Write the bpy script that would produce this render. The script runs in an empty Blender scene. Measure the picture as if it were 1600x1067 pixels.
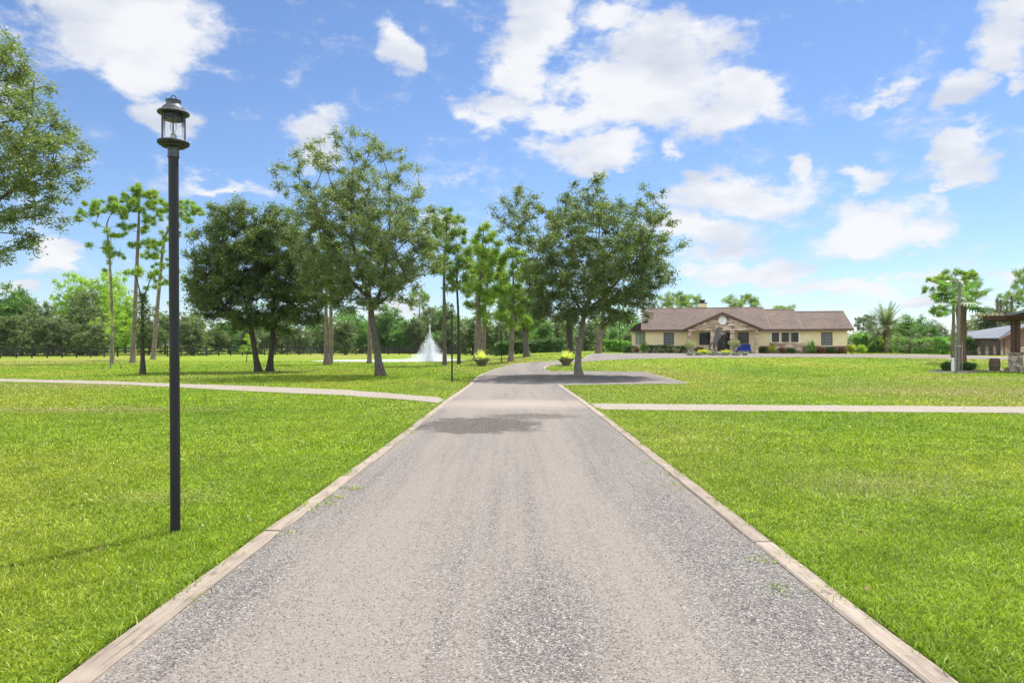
import bpy, bmesh, math, random
import numpy as np
from mathutils import Vector, Matrix
from mathutils.geometry import delaunay_2d_cdt
R = math.radians
scene = bpy.context.scene
COL = scene.collection
# ------------------------------------------------------------ camera
F = 1066.7; HY = 540.0; CX = 800.0; CAMH = 1.6      # photo focal (px), horizon row, centre column, eye height
cam_d = bpy.data.cameras.new('camera'); cam = bpy.data.objects.new('camera', cam_d); COL.objects.link(cam)
cam.location = (0, 0, CAMH); cam.rotation_euler = (R(90), 0, 0)
cam_d.lens = 24.0; cam_d.sensor_width = 36.0; cam_d.shift_y = (HY - 533.5)/1600.0
cam_d.clip_start = 0.05; cam_d.clip_end = 6000
scene.camera = cam
scene.view_settings.view_transform = 'Standard'
scene.view_settings.look = 'None'
scene.view_settings.exposure = 0.66
scene.view_settings.gamma = 1.0
# ------------------------------------------------------------ sun
SUN_EL, SUN_AZ = R(63), R(38)
sd = bpy.data.lights.new('sun', 'SUN'); sun = bpy.data.objects.new('sun', sd); COL.objects.link(sun)
sd.energy = 4.7; sd.angle = R(0.6); sd.color = (1.0, 0.955, 0.88)
dirv = Vector((math.sin(SUN_AZ)*math.cos(SUN_EL), math.cos(SUN_AZ)*math.cos(SUN_EL), math.sin(SUN_EL)))
sun.rotation_euler = dirv.to_track_quat('Z', 'Y').to_euler()
# ------------------------------------------------------------ sky with clouds (by direction)
world = bpy.data.worlds.new('World'); scene.world = world; world.use_nodes = True
nt = world.node_tree; nt.nodes.clear()
def N(t, tree=None, **kw):
    n = (tree or nt).nodes.new(t)
    for k, v in kw.items(): setattr(n, k, v)
    return n
def L(a, b, tree=None): (tree or nt).links.new(a, b)
def mth(op, a, b=None, c=None, clamp=False, tree=None):
    t = tree or nt
    n = t.nodes.new('ShaderNodeMath'); n.operation = op; n.use_clamp = clamp
    for i, v in enumerate((a, b, c)):
        if v is None: continue
        if isinstance(v, (int, float)): n.inputs[i].default_value = v
        else: t.links.new(v, n.inputs[i])
    return n.outputs[0]
def vm(op, a, b=None, tree=None):
    t = tree or nt
    n = t.nodes.new('ShaderNodeVectorMath'); n.operation = op
    for i, v in enumerate((a, b)):
        if v is None: continue
        if isinstance(v, (tuple, list)): n.inputs[i].default_value = v
        else: t.links.new(v, n.inputs[i])
    return n.outputs['Value'] if op in ('LENGTH', 'DOT_PRODUCT') else n.outputs[0]
tc = N('ShaderNodeTexCoord')
D = vm('NORMALIZE', tc.outputs['Generated'])
sp = N('ShaderNodeSeparateXYZ'); L(D, sp.inputs[0])
az = mth('ARCTAN2', sp.outputs[0], sp.outputs[1])
el = mth('ARCSINE', sp.outputs[2])
n0 = N('ShaderNodeTexNoise'); n0.inputs['Scale'].default_value = 8; n0.inputs['Detail'].default_value = 8; n0.inputs['Roughness'].default_value = 0.57
mp = N('ShaderNodeMapping'); mp.inputs['Scale'].default_value = (1.0, 1.0, 1.9); L(D, mp.inputs[0]); L(mp.outputs[0], n0.inputs['Vector'])
warp = vm('SCALE', vm('SUBTRACT', n0.outputs['Color'], (0.5, 0.5, 0.5))); warp.node.inputs['Scale'].default_value = 0.16
cmb = N('ShaderNodeCombineXYZ'); L(az, cmb.inputs[0]); L(el, cmb.inputs[1])
P = vm('ADD', cmb.outputs[0], warp)
P = vm('MULTIPLY', P, (1, 1, 0))
CL = [(210,22,135,58,1),(225,85,70,62,1),(130,55,80,40,.8),(40,15,70,26,.45),(265,190,68,36,.85),(500,202,46,38,.8),(632,82,27,34,.75),
 (350,298,88,17,.62),(95,398,68,24,.9),(35,452,42,16,.8),
 (845,35,62,52,1),(805,110,58,58,.95),(765,198,50,26,.75),(960,22,62,26,.6),(1045,95,105,60,1),(1000,150,130,50,1),(1150,165,92,52,1),
 (870,172,120,38,.75),(930,240,98,28,.95),(1243,262,26,16,.8),(1370,270,42,27,.9),(1505,263,58,30,.9),(1505,138,50,36,.85),(1570,45,60,48,.85),
 (1595,135,22,28,.7),(1450,291,17,9,.6),(1385,135,45,13,.5),(1150,308,135,36,.82),(1105,370,112,36,.85),(1160,427,118,24,.8),(1360,352,92,40,.85),
 (1320,466,130,18,.75),(1450,472,70,13,.65),(1570,442,70,15,.65),(1075,240,20,14,.55),(690,330,60,18,.6),(620,478,60,14,.6),(1700,250,90,60,.9),(-80,150,110,60,.9)]
acc = None
for (px, py, rx, ry, w) in CL:
    a0 = math.atan((px-CX)/F); e0 = math.atan((HY-py)/F*math.cos(a0))
    ra = rx/F*math.cos(a0)**2*1.02; re = ry/F*math.cos(a0)*1.12
    d = vm('LENGTH', vm('MULTIPLY', vm('SUBTRACT', P, (a0, e0, 0)), (1/ra, 1/re, 0)))
    v = mth('MULTIPLY', mth('SUBTRACT', 1.0, mth('MULTIPLY', d, 0.8)), w)
    acc = v if acc is None else mth('MAXIMUM', acc, v)
n1 = N('ShaderNodeTexNoise'); n1.inputs['Scale'].default_value = 15; n1.inputs['Detail'].default_value = 10; n1.inputs['Roughness'].default_value = 0.66
L(mp.outputs[0], n1.inputs['Vector'])
# unseen clouds behind and above the camera, added and brightened as fill light
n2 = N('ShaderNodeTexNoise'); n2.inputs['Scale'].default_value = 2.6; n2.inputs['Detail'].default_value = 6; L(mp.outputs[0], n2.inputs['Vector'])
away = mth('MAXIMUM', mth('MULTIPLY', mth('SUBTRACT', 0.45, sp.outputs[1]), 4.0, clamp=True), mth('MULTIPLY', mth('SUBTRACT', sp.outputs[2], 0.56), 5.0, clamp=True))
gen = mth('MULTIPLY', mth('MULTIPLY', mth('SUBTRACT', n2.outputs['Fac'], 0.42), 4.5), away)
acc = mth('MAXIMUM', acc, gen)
dens = mth('ADD', acc, mth('MULTIPLY', mth('SUBTRACT', n1.outputs['Fac'], 0.5), 1.55))
mr = N('ShaderNodeMapRange', interpolation_type='SMOOTHSTEP'); mr.inputs['From Min'].default_value = 0.02; mr.inputs['From Max'].default_value = 0.54
L(dens, mr.inputs['Value'])
sky = N('ShaderNodeTexSky', sky_type='NISHITA'); sky.sun_disc = False
sky.sun_elevation = SUN_EL; sky.sun_rotation = SUN_AZ; sky.air_density = 1.0; sky.dust_density = 0.15; sky.ozone_density = 3.0
# cloud body: brighter where thick, lavender grey towards soft undersides (larger-scale noise)
n3 = N('ShaderNodeTexNoise'); n3.inputs['Scale'].default_value = 7; n3.inputs['Detail'].default_value = 5
mp3 = N('ShaderNodeMapping'); mp3.inputs['Location'].default_value = (0, 0, 0.05); mp3.inputs['Scale'].default_value = (1, 1, 2.6); L(D, mp3.inputs[0]); L(mp3.outputs[0], n3.inputs['Vector'])
cr = N('ShaderNodeValToRGB'); cr.color_ramp.elements[0].position = 0.36; cr.color_ramp.elements[0].color = (4.35, 4.65, 5.35, 1)
cr.color_ramp.elements[1].position = 0.58; cr.color_ramp.elements[1].color = (6.1, 6.15, 6.3, 1)
L(n3.outputs['Fac'], cr.inputs[0])
skyc = vm('MULTIPLY', sky.outputs[0], (0.80, 0.87, 1.0))
mx = N('ShaderNodeMix', data_type='RGBA'); L(mth('MULTIPLY', mr.outputs[0], 0.96), mx.inputs['Factor'])
crb = vm('SCALE', cr.outputs[0]); L(mth('ADD', 1.0, mth('MULTIPLY', away, 1.6)), crb.node.inputs['Scale'])  # out-of-view clouds scaled brighter to fill the shaded fronts of house and trees
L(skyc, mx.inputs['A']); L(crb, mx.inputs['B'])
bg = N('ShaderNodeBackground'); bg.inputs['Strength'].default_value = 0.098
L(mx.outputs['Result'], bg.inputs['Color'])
wo = N('ShaderNodeOutputWorld'); L(bg.outputs[0], wo.inputs[0])
world.cycles.sampling_method = 'MANUAL'; world.cycles.sample_map_resolution = 512

# ------------------------------------------------------------ terrain
def ss(a, b, x):
    t = np.clip((x-a)/(b-a), 0, 1); return t*t*(3-2*t)
POND = (-13.0, 78.5, 9.5, 9.5)
def zt(x, y):
    x = np.asarray(x, float); y = np.asarray(y, float)
    m = 0.8*ss(36, 66, y)*ss(-8, 6, x)*(1-0.55*ss(38, 52, x))
    m = m*(1-0.75*ss(95, 140, y))
    d = np.sqrt(((x-POND[0])/POND[2])**2 + ((y-POND[1])/POND[3])**2)
    pond = -0.9*(1-ss(0.80, 1.15, d))
    roll = 0.02*np.sin(x*0.35+1)*np.sin(y*0.22)*ss(6, 14, np.abs(x))*ss(20, 40, y)
    return m + pond + roll
def G(px, py):
    """point of the terrain seen at photo pixel (px, py)"""
    k = (px-CX)/F; s = (py-HY)/F
    y = 1.5
    while y < 400:
        if CAMH - s*y <= float(zt(k*y, y)): break
        y += 0.25
    lo, hi = y-0.25, y
    for _ in range(16):
        m = (lo+hi)/2
        if CAMH - s*m <= float(zt(k*m, m)): hi = m
        else: lo = m
    y = (lo+hi)/2
    return (k*y, y, float(zt(k*y, y)))
def at(px, Y, z=None):
    x = (px-CX)/F*Y
    return (x, Y, float(zt(x, Y)) if z is None else z)
def inpoly(X, Y, poly):
    r = np.zeros(len(X), bool); n = len(poly)
    for i in range(n):
        x1, y1 = poly[i][:2]; x2, y2 = poly[(i+1) % n][:2]
        c = ((y1 > Y) != (y2 > Y)); xi = (x2-x1)*(Y-y1)/((y2-y1) if y2 != y1 else 1e-9)+x1
        r ^= c & (X < xi)
    return r
# ------------------------------------------------------------ object helpers
def tag(o, label=None, cat=None, group=None, kind=None):
    if label: o['label'] = label
    if cat: o['category'] = cat
    if group: o['group'] = group
    if kind: o['kind'] = kind
    return o
def empty(name, loc, rz=0.0):
    o = bpy.data.objects.new(name, None); COL.objects.link(o); o.location = loc; o.rotation_euler = (0, 0, rz)
    o.empty_display_size = 0.2
    return o
def link(name, me, mat, parent=None, loc=None):
    o = bpy.data.objects.new(name, me); COL.objects.link(o)
    if mat is not None: me.materials.append(mat)
    if parent: o.parent = parent
    if loc is not None: o.location = loc
    return o
def np_mesh(name, V, Fc, smooth=False):
    V = np.asarray(V, np.float32).reshape(-1, 3); Fc = np.asarray(Fc, np.int32); k = Fc.shape[1]
    me = bpy.data.meshes.new(name)
    me.vertices.add(len(V)); me.vertices.foreach_set('co', V.ravel())
    me.loops.add(Fc.size); me.loops.foreach_set('vertex_index', Fc.ravel())
    me.polygons.add(len(Fc)); me.polygons.foreach_set('loop_start', np.arange(len(Fc), dtype=np.int32)*k)
    if smooth: me.polygons.foreach_set('use_smooth', np.ones(len(Fc), bool))
    me.update(calc_edges=True)
    return me
class MB:
    def __init__(s): s.v = []; s.f = []
    def add(s, V, Fc):
        o = len(s.v); s.v += [tuple(map(float, p)) for p in V]; s.f += [tuple(i+o for i in f) for f in Fc]; return s
    def box(s, x0, x1, y0, y1, z0, z1):
        return s.add([(x0,y0,z0),(x1,y0,z0),(x1,y1,z0),(x0,y1,z0),(x0,y0,z1),(x1,y0,z1),(x1,y1,z1),(x0,y1,z1)],
                     [(0,3,2,1),(4,5,6,7),(0,1,5,4),(1,2,6,5),(2,3,7,6),(3,0,4,7)])
    def prism(s, poly, a, b, axis='y'):
        """poly in the two other axes, extruded a..b along axis"""
        n = len(poly)
        def mk(u, v, w): return {'y': (u, w, v), 'x': (w, u, v), 'z': (u, v, w)}[axis]
        V = [mk(u, v, a) for u, v in poly]+[mk(u, v, b) for u, v in poly]
        return s.add(V, [tuple(range(n))[::-1], tuple(range(n, 2*n))]+[(i, (i+1) % n, n+(i+1) % n, n+i) for i in range(n)])
    def lathe(s, prof, n=24, c=(0, 0, 0)):
        V = []; Fc = []
        for r, z in prof:
            for i in range(n):
                a = 2*math.pi*i/n; V.append((c[0]+r*math.cos(a), c[1]+r*math.sin(a), c[2]+z))
        for j in range(len(prof)-1):
            for i in range(n):
                Fc.append((j*n+i, j*n+(i+1) % n, (j+1)*n+(i+1) % n, (j+1)*n+i))
        Fc.append(tuple(range(n))[::-1]); Fc.append(tuple((len(prof)-1)*n+i for i in range(n)))
        return s.add(V, Fc)
    def tube(s, pts, r, n=8, closed=False, bump=0, rng=None):
        pts = [Vector(p) for p in pts]; m = len(pts)
        rr = r if isinstance(r, (list, tuple)) else [r]*m
        V = []; Fc = []; up = Vector((0.13, 0.31, 0.94)); u = None
        for i, p in enumerate(pts):
            t = (pts[min(i+1, m-1)]-pts[max(i-1, 0)]).normalized()
            if u is None:
                u = t.cross(up); u = u if u.length > .1 else t.cross(Vector((1, 0, 0))); u.normalize()
            u = (u-t*u.dot(t)).normalized(); w = t.cross(u)
            for k in range(n):
                a = 2*math.pi*k/n; q = rr[i]*(1+(bump*(rng.random()-.5) if bump else 0))
                V.append(p+(u*math.cos(a)+w*math.sin(a))*q)
        for j in range(m-1):
            for k in range(n): Fc.append((j*n+k, j*n+(k+1) % n, (j+1)*n+(k+1) % n, (j+1)*n+k))
        Fc.append(tuple(range(n))[::-1]); Fc.append(tuple((m-1)*n+k for k in range(n)))
        return s.add(V, Fc)
    def ball(s, c, r, n=12, m=8):
        rx, ry, rz = r if isinstance(r, tuple) else (r, r, r)
        prof = [(max(1e-4, math.sin(math.pi*j/m)), -math.cos(math.pi*j/m)) for j in range(m+1)]
        V = []; o = MB(); o.lathe(prof, n)
        return s.add([(c[0]+x*rx, c[1]+y*ry, c[2]+z*rz) for x, y, z in o.v], o.f)
    def mesh(s, name, smooth=False):
        me = bpy.data.meshes.new(name); me.from_pydata(s.v, [], s.f); me.update()
        if smooth:
            me.polygons.foreach_set('use_smooth', [True]*len(me.polygons))
        return me
    def build(s, name, mat, parent=None, smooth=False, bevel=0):
        o = link(name, s.mesh(name, smooth), mat, parent)
        if smooth:
            try: o.data.set_sharp_from_angle(angle=R(38))
            except Exception: pass
        if bevel:
            b = o.modifiers.new('bevel', 'BEVEL'); b.width = bevel; b.segments = 2; b.limit_method = 'ANGLE'
        return o
# ------------------------------------------------------------ materials
def newmat(name):
    m = bpy.data.materials.new(name); m.use_nodes = True; t = m.node_tree; t.nodes.clear()
    out = t.nodes.new('ShaderNodeOutputMaterial'); b = t.nodes.new('ShaderNodeBsdfPrincipled'); t.links.new(b.outputs[0], out.inputs[0])
    return m, t, b, out
def tex(t, kind, scale, detail=4, rough=.55, coord='Object', sc=None, loc=None):
    if coord == 'World':
        g = t.nodes.new('ShaderNodeNewGeometry').outputs['Position']
    else:
        g = t.nodes.new('ShaderNodeTexCoord').outputs[coord]
    if sc or loc:
        mpn = t.nodes.new('ShaderNodeMapping'); t.links.new(g, mpn.inputs[0]); g = mpn.outputs[0]
        if sc: mpn.inputs['Scale'].default_value = sc
        if loc: mpn.inputs['Location'].default_value = loc
    n = t.nodes.new('ShaderNodeTexNoise' if kind == 'noise' else 'ShaderNodeTexVoronoi')
    n.inputs['Scale'].default_value = scale
    if kind == 'noise': n.inputs['Detail'].default_value = detail; n.inputs['Roughness'].default_value = rough
    t.links.new(g, n.inputs['Vector'])
    return n
def ramp(t, fac, stops):
    n = t.nodes.new('ShaderNodeValToRGB'); e = n.color_ramp.elements
    while len(e) < len(stops): e.new(0.5)
    for i, (p, c) in enumerate(stops):
        e[i].position = p; e[i].color = (*c, 1) if len(c) == 3 else c
    t.links.new(fac, n.inputs[0]); return n.outputs[0]
def mixc(t, fac, a, b, mode='MIX'):
    n = t.nodes.new('ShaderNodeMix'); n.data_type = 'RGBA'; n.blend_type = mode
    for s, v in (('Factor', fac), ('A', a), ('B', b)):
        if isinstance(v, (int, float)): n.inputs[s].default_value = v
        elif isinstance(v, (tuple, list)): n.inputs[s].default_value = (*v, 1)
        else: t.links.new(v, n.inputs[s])
    return n.outputs['Result']
def bump(t, b, h, strength, dist=0.01):
    n = t.nodes.new('ShaderNodeBump'); n.inputs['Strength'].default_value = strength; n.inputs['Distance'].default_value = dist
    t.links.new(h, n.inputs['Height']); t.links.new(n.outputs[0], b.inputs['Normal'])
def simple(name, c, rough=.6, var=.25, scale=6, metal=0, bmp=0, bscale=30, coord='Object', sc=None):
    m, t, b, o = newmat(name)
    n = tex(t, 'noise', scale, 5, coord=coord, sc=sc)
    lo = tuple(v*(1-var) for v in c); hi = tuple(min(1, v*(1+var)) for v in c)
    t.links.new(ramp(t, n.outputs['Fac'], [(.3, lo), (.7, hi)]), b.inputs['Base Color'])
    b.inputs['Roughness'].default_value = rough; b.inputs['Metallic'].default_value = metal
    if bmp:
        n2_ = tex(t, 'noise', bscale, 5, coord=coord, sc=sc); bump(t, b, n2_.outputs['Fac'], bmp, .02)
    return m
def leafmat(name, c1, c2, c3=None, trans=.35, rough=.5):
    m = bpy.data.materials.new(name); m.use_nodes = True; t = m.node_tree; t.nodes.clear()
    out = t.nodes.new('ShaderNodeOutputMaterial')
    g = t.nodes.new('ShaderNodeNewGeometry')
    n = tex(t, 'noise', .55, 3, coord='World')
    f = mth('ADD', mth('MULTIPLY', g.outputs['Random Per Island'], .55, tree=t), mth('MULTIPLY', n.outputs['Fac'], .5, tree=t), tree=t)
    col = ramp(t, f, [(.15, c1), (.6, c2), (.95, c3 or c2)])
    b = t.nodes.new('ShaderNodeBsdfPrincipled'); t.links.new(col, b.inputs['Base Color']); b.inputs['Roughness'].default_value = rough
    b.inputs['Specular IOR Level'].default_value = .5
    tr = t.nodes.new('ShaderNodeBsdfTranslucent')
    t.links.new(mixc(t, 1.0, col, (1.9, 1.95, .9), 'MULTIPLY'), tr.inputs['Color'])
    mxs = t.nodes.new('ShaderNodeMixShader'); mxs.inputs[0].default_value = trans
    t.links.new(b.outputs[0], mxs.inputs[1]); t.links.new(tr.outputs[0], mxs.inputs[2]); t.links.new(mxs.outputs[0], out.inputs[0])
    return m
M = {}
M['oak'] = leafmat('oak_leaf', (.075,.112,.038), (.15,.20,.078), (.29,.33,.17))
M['oak_dark'] = leafmat('oak_leaf_dark', (.045,.08,.022), (.105,.155,.045), (.23,.27,.11))
M['oak_dull'] = leafmat('oak_leaf_dull', (.06,.092,.035), (.115,.16,.058), (.2,.24,.11))
M['lime'] = leafmat('lime_leaf', (.14,.24,.02), (.24,.37,.03), (.34,.47,.06), .45)
M['green'] = leafmat('green_leaf', (.045,.115,.022), (.09,.19,.035), (.17,.30,.07), .4)
M['needle'] = leafmat('pine_needle', (.11,.19,.025), (.19,.29,.045), (.28,.38,.08), .38)
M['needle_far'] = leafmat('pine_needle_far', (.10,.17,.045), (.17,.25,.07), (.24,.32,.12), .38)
M['yellow'] = leafmat('yellow_leaf', (.22,.28,.02), (.42,.46,.05), (.6,.6,.12), .35)
M['pale'] = leafmat('pale_leaf', (.13,.16,.06), (.23,.26,.11), (.33,.34,.18), .35)
M['hedge'] = leafmat('hedge_leaf', (.03,.075,.015), (.06,.13,.025), (.11,.2,.04), .3)
M['hedge_light'] = leafmat('hedge_light_leaf', (.07,.17,.02), (.12,.26,.03), (.2,.35,.06), .4)
M['red'] = leafmat('red_leaf', (.12,.05,.03), (.22,.1,.05), (.3,.22,.1), .3)
M['bromeliad'] = leafmat('bromeliad_leaf', (.45,.5,.08), (.62,.66,.2), (.75,.78,.4), .3)
M['greygreen'] = leafmat('greygreen_leaf', (.12,.17,.12), (.2,.26,.18), (.28,.33,.24), .2)
M['hazed_leaf'] = leafmat('hazed_leaf', (.07,.10,.06), (.11,.15,.09), (.15,.19,.12), .25)  # greens muted so that distance haze is put into the leaf colour
def barkmat(name, c1, c2, sc=(1, 1, .25), s=18):
    m, t, b, o = newmat(name)
    n = tex(t, 'noise', s, 6, .65, sc=sc); n2_ = tex(t, 'noise', 2.2, 3)
    c = ramp(t, n.outputs['Fac'], [(.36, c1), (.62, c2)])
    c = mixc(t, ramp(t, n2_.outputs['Fac'], [(.4, (0,0,0)), (.65, (.5,.5,.5))]), c, tuple(v*.6 for v in c2), 'MIX')
    t.links.new(c, b.inputs['Base Color']); b.inputs['Roughness'].default_value = .9
    bump(t, b, n.outputs['Fac'], 1.0, .06)
    return m
M['bark'] = barkmat('oak_bark', (.03,.025,.02), (.17,.145,.115))
M['bark_pale'] = barkmat('lichen_bark', (.05,.045,.037), (.27,.25,.20))
M['bark_dark'] = barkmat('dark_bark', (.022,.018,.014), (.075,.06,.045))
M['bark_pine'] = barkmat('pine_bark', (.07,.052,.04), (.27,.21,.16), s=10)
M['bark_brown'] = barkmat('palm_bark', (.09,.05,.03), (.25,.15,.09), (1,1,1), 14)
def world_xy(t):
    g = t.nodes.new('ShaderNodeNewGeometry'); s_ = t.nodes.new('ShaderNodeSeparateXYZ'); t.links.new(g.outputs['Position'], s_.inputs[0]); return g.outputs['Position'], s_.outputs[0], s_.outputs[1]
def blobmask(t, pos, cx, cy, rx, ry, wob=.5, scale=1.2, soft=.35, rot=0):
    w = tex(t, 'noise', scale, 6, .65, 'World', loc=(cx, 3, 0))
    mpn = t.nodes.new('ShaderNodeMapping'); mpn.vector_type = 'TEXTURE'; mpn.inputs['Location'].default_value = (cx, cy, 0); mpn.inputs['Scale'].default_value = (rx, ry, 1e6)
    mpn.inputs['Rotation'].default_value = (0, 0, rot)
    t.links.new(pos, mpn.inputs[0]); d = vm('LENGTH', mpn.outputs[0], tree=t)
    w2 = tex(t, 'noise', 14, 5, .7, 'World', loc=(cx, 1, 0)); d = mth('ADD', d, mth('MULTIPLY', mth('SUBTRACT', w2.outputs['Fac'], .5, tree=t), .55, tree=t), tree=t)
    v = mth('ADD', mth('SUBTRACT', 1.0, d, tree=t), mth('MULTIPLY', mth('SUBTRACT', w.outputs['Fac'], .5, tree=t), wob*2, tree=t), tree=t)
    return mth('DIVIDE', v, soft, clamp=True, tree=t)
# grass
def grass_color(t):
    a = tex(t, 'noise', .16, 4, .55, 'World', (1, .55, 1)); b_ = tex(t, 'noise', 1.1, 5, .6, 'World'); c_ = tex(t, 'noise', .05, 2, .5, 'World', (1, .4, 1), (3, 7, 0))
    base = ramp(t, a.outputs['Fac'], [(.28, (.155,.25,.012)), (.5, (.215,.305,.014)), (.68, (.285,.32,.028)), (.82, (.33,.29,.075))])
    d_ = tex(t, 'noise', 4.5, 4, .65, 'World')
    fine = mixc(t, 1.0, ramp(t, b_.outputs['Fac'], [(.3, (.75,.8,.7)), (.7, (1.15,1.12,1.2))]), ramp(t, d_.outputs['Fac'], [(.3, (.8,.85,.8)), (.68, (1.14,1.12,1.18))]), 'MULTIPLY')
    base = mixc(t, 1.0, base, fine, 'MULTIPLY')
    dry = ramp(t, c_.outputs['Fac'], [(.47, (0,0,0)), (.62, (1,1,1))])
    c = mixc(t, mth('MULTIPLY', dry, .5, tree=t), base, (.30,.265,.08))
    pos = t.nodes.new('ShaderNodeNewGeometry').outputs['Position']; mk = None
    for (cx_, cy_, rx_, ry_, a_) in ((15.5,24,7,2.6,.4), (4.3,7.9,1.5,1.0,.32), (-10.5,17,4.5,1.3,.5), (-3.7,7.2,1.0,.5,.25), (14,13,3,1.2,.45), (24,33,9,3,.5), (-17,27,6,1.6,.45)):
        b_2 = mth('MULTIPLY', blobmask(t, pos, cx_, cy_, rx_, ry_, .45, .7, .9), a_, tree=t); mk = b_2 if mk is None else mth('MAXIMUM', mk, b_2, tree=t)
    return mixc(t, mk, c, (.34,.27,.115))
m, t, b, o = newmat('lawn'); M['lawn'] = m
f1 = tex(t, 'noise', 34, 5, .7, 'World'); f2 = tex(t, 'noise', 7, 4, .6, 'World')
gc = grass_color(t)
sp_ = ramp(t, f1.outputs['Fac'], [(.32, (.42,.48,.35)), (.62, (1.18,1.15,1.1))])
sp2 = ramp(t, f2.outputs['Fac'], [(.3, (.8,.84,.8)), (.7, (1.12,1.1,1.1))])
t.links.new(mixc(t, 1.0, mixc(t, 1.0, mixc(t, 1.0, gc, (.9,.88,.86), 'MULTIPLY'), sp_, 'MULTIPLY'), sp2, 'MULTIPLY'), b.inputs['Base Color'])
b.inputs['Roughness'].default_value = .85; b.inputs['Specular IOR Level'].default_value = .15
bump(t, b, f1.outputs['Fac'], .8, .05)
m = bpy.data.materials.new('grass_blade'); m.use_nodes = True; t = m.node_tree; t.nodes.clear(); M['blade'] = m
out = t.nodes.new('ShaderNodeOutputMaterial'); g_ = t.nodes.new('ShaderNodeNewGeometry')
rnd = ramp(t, g_.outputs['Random Per Island'], [(0, (.42,.5,.55)), (.5, (.96,.98,1.15)), (.88, (1.5,1.4,1.9)), (1, (2.4,2.0,7))])
col = mixc(t, 1.0, grass_color(t), rnd, 'MULTIPLY')
b = t.nodes.new('ShaderNodeBsdfPrincipled'); t.links.new(col, b.inputs['Base Color']); b.inputs['Roughness'].default_value = .5; b.inputs['Specular IOR Level'].default_value = .3
tr = t.nodes.new('ShaderNodeBsdfTranslucent'); t.links.new(mixc(t, 1.0, col, (1.25, 1.3, .8), 'MULTIPLY'), tr.inputs['Color'])
ms = t.nodes.new('ShaderNodeMixShader'); ms.inputs[0].default_value = .38; t.links.new(b.outputs[0], ms.inputs[1]); t.links.new(tr.outputs[0], ms.inputs[2]); t.links.new(ms.outputs[0], out.inputs[0])
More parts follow.
